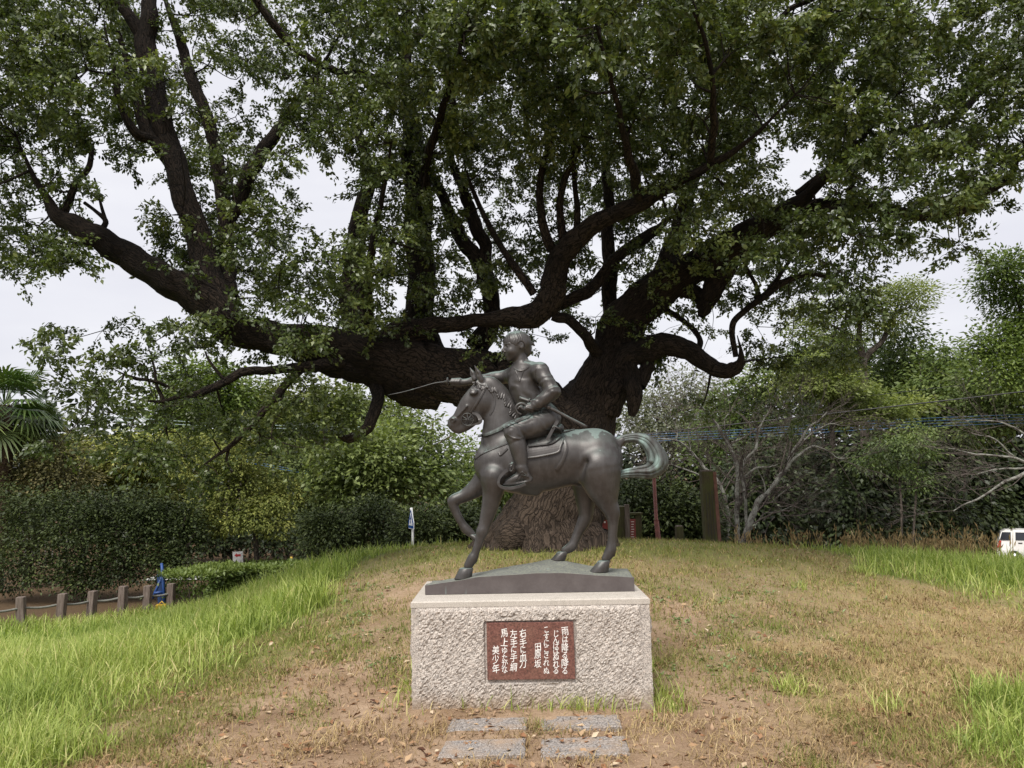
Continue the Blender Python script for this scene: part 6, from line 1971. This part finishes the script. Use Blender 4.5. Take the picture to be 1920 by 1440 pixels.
# ---- white car on the lower road, seen past the grass at the right edge
Yv = 40.0
rr_ = P(1896, 997, Yv)
vx0, vzr = rr_[0], rr_[2] + .02
Hc, Lc, Wc = 1.62, 3.9, 1.6
vz0 = vzr - Hc
zr_ = gz1(vx0 + 2, Yv) + .03
car = thing('parked_car', (vx0 + Lc / 2, Yv + .8, vz0), 'white hatchback car cut by the right edge beyond the grass', 'car')
M_CAR = m_plain('pearl_white_paint', (.74, .73, .70), .25, 0, .03, 3)
M_GLASS = m_plain('dark_car_glass', (.02, .022, .028), .08, 0, .1, 3)
M_TYRE = m_plain('tyre_rubber', (.02, .02, .02), .85, 0, .2, 20)
M_RIM = m_plain('wheel_alloy', (.45, .45, .46), .35, .7, .1, 20)
M_LAMP = m_plain('red_lamp', (.55, .02, .02), .2, 0, .1, 20)
prof = [(0.06, .30), (0.0, .55), (.02, .95), (.10, 1.10), (.22, 1.50), (.42, 1.60), (1.0, 1.62), (2.1, 1.58), (2.35, 1.50), (2.95, 1.08), (3.75, .92), (3.88, .70), (3.9, .35), (3.80, .24), (.2, .22)]
def carsec(y, inset):
    out_ = []
    for x, z in prof:
        k = inset * (1 if z < 1.0 else 1 + 1.6 * (z - 1.0))
        out_.append((vx0 + x, y, vz0 + z))
    return out_
def sec(side, tuck):
    return [(vx0 + x, Yv + (Wc / 2) * (1 + side) - side * tuck - side * max(0, z - 1.0) * .22, vz0 + z) for x, z in prof]
n_ = len(prof)
vs_ = sec(-1, .05) + [(x, y + .05, z) for x, y, z in sec(-1, 0)][:0] + sec(1, .05)
fs_ = [tuple(range(n_))[::-1], tuple(range(n_, 2 * n_))] + [(i, (i + 1) % n_, n_ + (i + 1) % n_, n_ + i) for i in range(n_)]
body = new_mesh('body', vs_, fs_, M_CAR, False, car)
def carquad(name, pts, mat, parent=car, lift=.006):
    vs_ = []
    for x, z in pts:
        y = Yv + .05 + max(0, z - 1.0) * .22
        vs_.append((vx0 + x, y - lift, vz0 + z))
    b_ = [(x, y + .02, z) for x, y, z in vs_]
    k = len(pts)
    return new_mesh(name, vs_ + b_, [tuple(range(k))[::-1], tuple(range(k, 2 * k))] + [(i, (i + 1) % k, k + (i + 1) % k, k + i) for i in range(k)], mat, False, parent)
carquad('window', [(.14, 1.12), (.62, 1.12), (.64, 1.50), (.26, 1.50)], M_GLASS)
carquad('window', [(.82, 1.12), (1.55, 1.12), (1.55, 1.50), (.84, 1.50)], M_GLASS)
carquad('window', [(1.64, 1.12), (2.75, 1.10), (2.34, 1.46), (1.64, 1.50)], M_GLASS)
d_ = carquad('door', [(.80, .42), (1.58, .42), (1.58, 1.08), (.80, 1.08)], M_CAR, car, .010)
carquad('handle', [(.92, .96), (1.10, .96), (1.10, 1.0), (.92, 1.0)], M_GLASS, d_, .02)
carquad('door', [(1.62, .42), (2.60, .42), (2.60, 1.06), (1.62, 1.08)], M_CAR, car, .010)
carquad('tail_light', [(.012, .74), (.16, .74), (.20, 1.08), (.085, 1.08)], M_LAMP, car, .012)
carquad('bumper', [(-.03, .36), (.40, .36), (.40, .62), (-.03, .62)], M_CAR, car, .018)
carquad('headlight', [(3.5, .78), (3.84, .70), (3.74, .90), (3.5, .94)], M_GLASS, car, .012)
for x in (.72, 3.1):
    for s_ in (0, 1):
        yy = Yv + .06 if s_ == 0 else Yv + Wc - .06
        w_ = MB().tube([(vx0 + x, yy - .03, vz0 + .30), (vx0 + x, yy - .02, vz0 + .30), (vx0 + x, yy + .16, vz0 + .30), (vx0 + x, yy + .17, vz0 + .30)], [.26, .30, .30, .26], 20).build('wheel', M_TYRE, car, True)
        MB().tube([(vx0 + x, yy - .04, vz0 + .30), (vx0 + x, yy + .0, vz0 + .30)], .18, 14).build('rim', M_RIM, w_, True)
car.rotation_euler.z = R(-28)
# road level meets the tyres
for o_ in list(bpy.data.objects):
    if o_.name == 'road':
        for vtx in o_.data.vertices:
            vtx.co.z = vz0 + .0

# ---- overhead cables
def cable(label, pts, rad, mat, group='overhead cables'):
    q = catmull([P(a, b, Y) for a, b, Y in pts], 10)
    o = MB().tube(q, rad, 6).build('overhead_cable', mat, None, True)
    return tag(o, label, 'cable', group)
cable('thick black overhead cable rising to the right edge', [(-200, 880, 34), (425, 870, 30), (889, 847, 27), (1215, 813, 25), (1560, 775, 23), (1920, 734, 21), (2200, 700, 20)], .017, M_BLACK)
cable('thin black overhead wire above the thick cable at right', [(1000, 806, 30), (1145, 791, 29), (1390, 768, 27), (1640, 741, 25), (1920, 708, 23), (2200, 675, 22)], .008, M_BLACK)
for k, lab in enumerate(('uppermost of four blue wires at the right edge', 'second from the top of four blue wires at the right edge', 'third from the top of four blue wires at the right edge', 'lowest of four blue wires at the right edge')):
    cable(lab, [(1150, 818 + 4 * k, 34), (1400, 805 + 5 * k, 31), (1640, 789 + 5.2 * k, 28), (1920, 777 + 5.4 * k, 25), (2200, 770 + 6 * k, 23)], .009, M_BLUECABLE)
for k, lab in enumerate(('upper of two blue wires slanting down left of the sign', 'lower of two blue wires slanting down left of the sign')):
    cable(lab, [(330, 826 + 4 * k, 26), (480, 866 + 4 * k, 27), (600, 888 + 4 * k, 28), (720, 905 + 3 * k, 29)], .011, M_BLUECABLE)
for k, lab in enumerate(('upper of two pale level wires under the left limb', 'lower of two pale level wires under the left limb')):
    cable(lab, [(180, 780 + 7 * k, 28), (420, 794 + 6 * k, 28), (640, 800 + 5 * k, 28), (860, 800 + 4 * k, 28)], .009, M_PALECABLE)
# ================================================================== GRASS, STRAW, LITTER
grn = np.random.default_rng(31)
t = NT('grass_blade')
a = t.attr('tone')
c = t.ramp(a, [(0.05, (.14, .20, .04)), (0.45, (.32, .40, .085)), (0.8, (.52, .56, .19)), (1.0, (.70, .60, .30))])
M_GRASS = t.bsdf(c, .5, 0, None, .35, (t.mix(1.0, c, (1.0, 1.1, .6), 'MULTIPLY'), .35))
t = NT('short_turf')
a = t.attr('tone')
c = t.ramp(a, [(0.05, (.10, .13, .025)), (0.45, (.215, .245, .055)), (0.75, (.34, .325, .10)), (1.0, (.48, .39, .18))])
M_TURF = t.bsdf(c, .6, 0, None, .25, (c, .25))
t = NT('dry_straw')
a = t.attr('tone')
c = t.ramp(a, [(0.0, (.14, .095, .05)), (0.35, (.29, .20, .095)), (0.75, (.47, .355, .175)), (1.0, (.60, .49, .29))])
M_STRAW = t.bsdf(c, .8, 0, None, .2, (c, .2))
t = NT('fallen_leaf')
a = t.attr('tone')
c = t.ramp(a, [(0.0, (.07, .03, .018)), (0.4, (.24, .12, .06)), (0.75, (.38, .26, .15)), (1.0, (.50, .40, .28))])
M_LITTER = t.bsdf(c, .8, 0, None, .25)

def sample(n, ymin, ymax, power=1.9):
    """spots on the ground in front of the camera, thinning with distance"""
    u_ = grn.random(n)
    k = 1 - power
    y = (ymin ** k + u_ * (ymax ** k - ymin ** k)) ** (1 / k)
    x = grn.uniform(-.78, .78, n) * y * 1.02
    return x, y
def on_ground(x, y):
    return gz(x, y)
def in_pedestal(x, y, m=.0):
    return (x > XB0 - m) & (x < XB1 + m) & (y > YF - m) & (y < YF + DEP + m)
STONES = [np.array([G(*q)[:2] for q in s_[:4]]) for s_ in stone_px]
def on_stone(x, y):
    r_ = np.zeros(len(x), bool)
    for s_ in STONES:
        r_ |= (x > s_[:, 0].min() + .03) & (x < s_[:, 0].max() - .03) & (y > s_[:, 1].min()) & (y < s_[:, 1].max())
    return r_
def blades(name, x, y, L, W, lean, tone, mat, label, cat, seg=3):
    n = len(x)
    z = on_ground(x, y) - .01
    base = np.stack([x, y, z], 1)
    az = grn.uniform(0, 2 * np.pi, n)
    d = np.stack([np.cos(az), np.sin(az), 0 * az], 1)
    s_ = np.stack([-np.sin(az + grn.normal(0, .6, n)), np.cos(az + grn.normal(0, .6, n)), 0 * az], 1)
    rows = []
    for k in range(seg + 1):
        t_ = k / seg
        bend = lean * t_ ** 1.8
        up = np.sqrt(np.maximum(t_ * t_ - (bend * .85) ** 2, (t_ * .25) ** 2))
        c_ = base + d * (L * bend)[:, None] + np.array([0, 0, 1.0]) * (L * up)[:, None]
        if k < seg:
            w = W * (1 - .55 * t_)
            rows += [c_ + s_ * (w / 2)[:, None], c_ - s_ * (w / 2)[:, None]]
        else:
            rows.append(c_)
    nv = 2 * seg + 1
    V = np.stack(rows, 1).reshape(-1, 3)
    tri = []
    for k in range(seg - 1):
        a_ = 2 * k
        tri += [(a_, a_ + 1, a_ + 3), (a_, a_ + 3, a_ + 2)]
    tri.append((2 * seg - 2, 2 * seg - 1, 2 * seg))
    F = ((np.arange(n) * nv)[:, None, None] + np.array(tri)[None]).reshape(-1, 3)
    o = new_mesh(name, V, F, mat, False)
    set_attr(o, 'tone', np.repeat(tone, nv))
    tag(o, label, cat, kind='stuff')
    return o
def clumpy(x, y, seed, sc):
    p = np.stack([x, y, 0 * x], 1)
    return wobble(p, seed, 1.0, sc)

# tall lush grass
x, y = sample(240000, 3.9, 17, 1.55)
cv = cover(x, y)
keep = (grn.random(len(x)) < np.clip((cv[:, 0] - .22) * 1.7 + .22 * clumpy(x, y, 3, 3.0), 0, 1)) & ~in_pedestal(x, y, .03) & (cv[:, 0] > .12)
x, y, cv = x[keep], y[keep], cv[keep]
L = (.09 + .16 * np.clip(cv[:, 0], 0, 1)) * grn.uniform(.6, 1.5, len(x)) * (1 + .25 * clumpy(x, y, 5, 2.0))
L *= np.where(y > 11, .8, 1)
tone = np.clip(.45 + .18 * clumpy(x, y, 6, 1.3) + grn.normal(0, .2, len(x)) + .35 * (grn.random(len(x)) < .06), 0, 1)
blades('tall_grass', x, y, L, .0046 + .00065 * y * grn.uniform(.6, 1.1, len(x)), grn.uniform(.1, 1.12, len(x)), tone, M_GRASS, 'lush tall green grass on the slopes', 'grass')
print('tall', len(x))
# short turf
x, y = sample(380000, 3.9, 14.5, 1.9)
cv = cover(x, y)
keep = (grn.random(len(x)) < np.clip((cv[:, 1] - .06) * 1.05 + .35 * clumpy(x, y, 8, 3.5), .015, 1)) & ~in_pedestal(x, y, .01) & ~on_stone(x, y) & (cv[:, 1] > .03)
x, y, cv = x[keep], y[keep], cv[keep]
tone = np.clip(.38 + .25 * cv[:, 2] + .15 * clumpy(x, y, 9, 2.0) + grn.normal(0, .16, len(x)), 0, 1)
blades('short_turf', x, y, grn.uniform(.03, .085, len(x)), .0035 + .0006 * y, grn.uniform(.2, 1.1, len(x)), tone, M_TURF, 'short green turf over the mound', 'grass', 1)
print('turf', len(x))
# dry straw, mostly lying
x, y = sample(290000, 3.8, 14, 2.0)
cv = cover(x, y)
keep = (grn.random(len(x)) < np.clip(cv[:, 2] * 1.0 - .02 + .35 * clumpy(x, y, 12, 4.0), .035, 1) * .72) & ~in_pedestal(x, y, .01) & (~on_stone(x, y) | (grn.random(len(x)) < .05)) & (cv[:, 0] < .7)
x, y, cv = x[keep], y[keep], cv[keep]
tone = np.clip(.45 + .2 * clumpy(x, y, 13, 1.5) + grn.normal(0, .2, len(x)), 0, 1)
blades('dry_straw', x, y, grn.uniform(.03, .10, len(x)), .0028 + .0005 * y, grn.uniform(.7, 1.16, len(x)), tone, M_STRAW, 'dry brown straw lying on the trodden earth', 'straw', 2)
print('straw', len(x))

def flat_leaves(name, n, mat, label, cat, size, sel, ymax=13):
    x, y = sample(n, 3.9, ymax, 1.8)
    cv = cover(x, y)
    k = sel(cv, x, y) & ~in_pedestal(x, y, .02)
    x, y = x[k], y[k]
    m = len(x)
    p = np.stack([x, y, on_ground(x, y) + .012], 1)
    az = grn.uniform(0, 6.28, m)
    o = leaf_mesh(name, p, np.stack([np.cos(az), np.sin(az), grn.normal(.1, .25, m)], 1), unit(grn.normal(0, .35, (m, 3)) + np.array([0, 0, 1])), grn.uniform(*size, m), np.clip(grn.normal(.5, .25, m), 0, 1), mat, None, .5)
    tag(o, label, cat, kind='stuff')
flat_leaves('fallen_leaves', 5200, M_LITTER, 'scattered fallen brown leaves and crumbs on the ground', 'leaves', (.03, .065), lambda cv, x, y: (cv[:, 0] < .35) & (grn.random(len(x)) < .55))
# small crumbs of earth and stone
x, y = sample(9000, 3.9, 9, 1.9)
cv = cover(x, y)
k = (cv[:, 0] < .3) & ~in_pedestal(x, y, .02)
x, y = x[k], y[k]
m = len(x)
ico = np.array([(1, 0, 0), (-1, 0, 0), (0, 1, 0), (0, -1, 0), (0, 0, 1), (0, 0, -1)], float)
icf = np.array([(0, 2, 4), (2, 1, 4), (1, 3, 4), (3, 0, 4), (2, 0, 5), (1, 2, 5), (3, 1, 5), (0, 3, 5)])
sz = np.exp(grn.normal(-5.0, .45, m))
V = (np.stack([x, y, on_ground(x, y) + .3 * sz], 1)[:, None, :] + ico[None] * (sz[:, None] * grn.uniform(.6, 1.3, (m, 3)))[:, None, :] * grn.uniform(.7, 1.2, (m, 6, 1))).reshape(-1, 3)
F = ((np.arange(m) * 6)[:, None, None] + icf[None]).reshape(-1, 3)
o = new_mesh('crumbs', V, F, m_plain('earth_crumbs', (.30, .20, .125), .95, 0, .4, 8))
tag(o, 'loose crumbs of earth and gravel on the path', 'gravel', kind='stuff')

# weeds: leafy rosettes on the mound
wx, wy = [], []
spots = [(1310, 1215), (1445, 1205), (1480, 1150), (1550, 1200), (1600, 1175), (1665, 1125), (1620, 1125), (1500, 1095), (1385, 1085), (1360, 1125), (1240, 1130), (1285, 1175), (1270, 1160), (1375, 1160), (1720, 1155), (1365, 1240), (1500, 1230), (1330, 1195),
         (1400, 1100), (1590, 1097), (700, 1100), (720, 1120), (680, 1150), (650, 1165), (730, 1180), (690, 1190), (740, 1240), (620, 1200), (1245, 1270), (1260, 1105), (1300, 1140), (1430, 1260), (1560, 1150)]
LPw, LAw, LNw, LLw, LTw = [], [], [], [], []
for px, py in spots + [(grn.uniform(1230, 1600), grn.uniform(1080, 1260)) for _ in range(26)] + [(grn.uniform(630, 760), grn.uniform(1070, 1270)) for _ in range(18)]:
    p = G(px, py)
    if in_pedestal(np.array([p[0]]), np.array([p[1]]), .03)[0]:
        continue
    nl = grn.integers(9, 20)
    az = grn.uniform(0, 6.28, nl)
    el = grn.uniform(.05, .8, nl)
    ax_ = np.stack([np.cos(az) * np.cos(el), np.sin(az) * np.cos(el), np.sin(el)], 1)
    LPw.append(np.array([p[0], p[1], gz1(p[0], p[1])]) + grn.normal(0, .05, (nl, 3)) * np.array([1, 1, .1]))
    LAw.append(ax_); LNw.append(unit(np.array([0, 0, 1.0]) + grn.normal(0, .2, (nl, 3)))); LLw.append(grn.uniform(.025, .065, nl)); LTw.append(np.clip(grn.normal(.5, .15, nl), 0, 1))
M_WEED = m_leaf('weed_leaf', (.08, .13, .05), (.18, .25, .10), (.34, .40, .20), .5, .25, .4, 3)
o = leaf_mesh('weeds', *map(np.concatenate, (LPw, LAw, LNw, LLw, LTw)), M_WEED, None, .34)
tag(o, 'small leafy green weeds dotted over the bare mound', 'weeds', kind='stuff')

# tufts against the foot of the pedestal, and single tufts
tx, ty = [], []
for cx, cy, sx_, sy_, n in ((.42, YF - .03, .14, .025, 130), (XB1 + .07, YF + .1, .06, .1, 80), (XB1 + .05, YF + .5, .06, .2, 110), (XB0 - .06, YF + .3, .06, .2, 90), (-.1, YF - .02, .25, .02, 30), (.9, YF - .02, .12, .02, 30)):
    tx.append(grn.normal(cx, sx_, n)); ty.append(grn.normal(cy, sy_, n))
for px, py, n in ((1478, 1300, 90), (1490, 1290, 40), (1500, 1105, 40), (1880, 1370, 200), (1660, 1330, 80), (1620, 1075, 120)):
    p = G(px, py); tx.append(grn.normal(p[0], .06, n)); ty.append(grn.normal(p[1], .06, n))
x, y = np.concatenate(tx), np.concatenate(ty)
k = ~in_pedestal(x, y, .004)
x, y = x[k], y[k]
blades('grass_tufts', x, y, grn.uniform(.05, .17, len(x)), .0042 + .0005 * y, grn.uniform(.2, .95, len(x)), np.clip(grn.normal(.6, .2, len(x)), 0, 1), M_GRASS, 'grass tufts at the foot of the pedestal and along the path', 'grass')

# dry seed heads along the right crest
px = np.concatenate([grn.uniform(1370, 1880, 190), grn.normal(1630, 30, 50), grn.normal(1720, 20, 30), grn.normal(1790, 40, 90)])
rx, ry = [], []
for a in px:
    Y = grn.uniform(12.6, 15.0)
    q = P(a, 1030, Y)
    rx.append(q[0]); ry.append(Y)
rx, ry = np.array(rx), np.array(ry)
zc = gz(rx, ry)
need = np.array([P(a, grn.normal(1008, 14), Y)[2] for a, Y in zip(px, ry)])
Lr = np.clip(need - zc, .25, 1.15)
blades('dry_reeds', rx, ry, Lr, np.full(len(rx), .013), grn.uniform(.05, .35, len(rx)), np.clip(grn.normal(.4, .2, len(rx)), 0, 1), M_STRAW, 'dry brown seed stalks along the right crest', 'reeds', 3)
# seed heads as little spikes
hp, ha, hn, hl_, ht = [], [], [], [], []
for a, b, z_, L_ in zip(rx, ry, zc, Lr):
    for k in range(5):
        hp.append((a + grn.normal(0, .02), b + grn.normal(0, .02), z_ + L_ * grn.uniform(.55, .92)))
hp = np.array(hp); m = len(hp)
o = leaf_mesh('reed_heads', hp, unit(grn.normal(0, .35, (m, 3)) + np.array([0, 0, 1])), unit(grn.normal(size=(m, 3))), grn.uniform(.06, .13, m), np.clip(grn.normal(.42, .2, m), 0, 1), M_STRAW, None, .22, .1, True)
tag(o, 'brown seed heads of the dry stalks on the crest', 'reeds', kind='stuff')
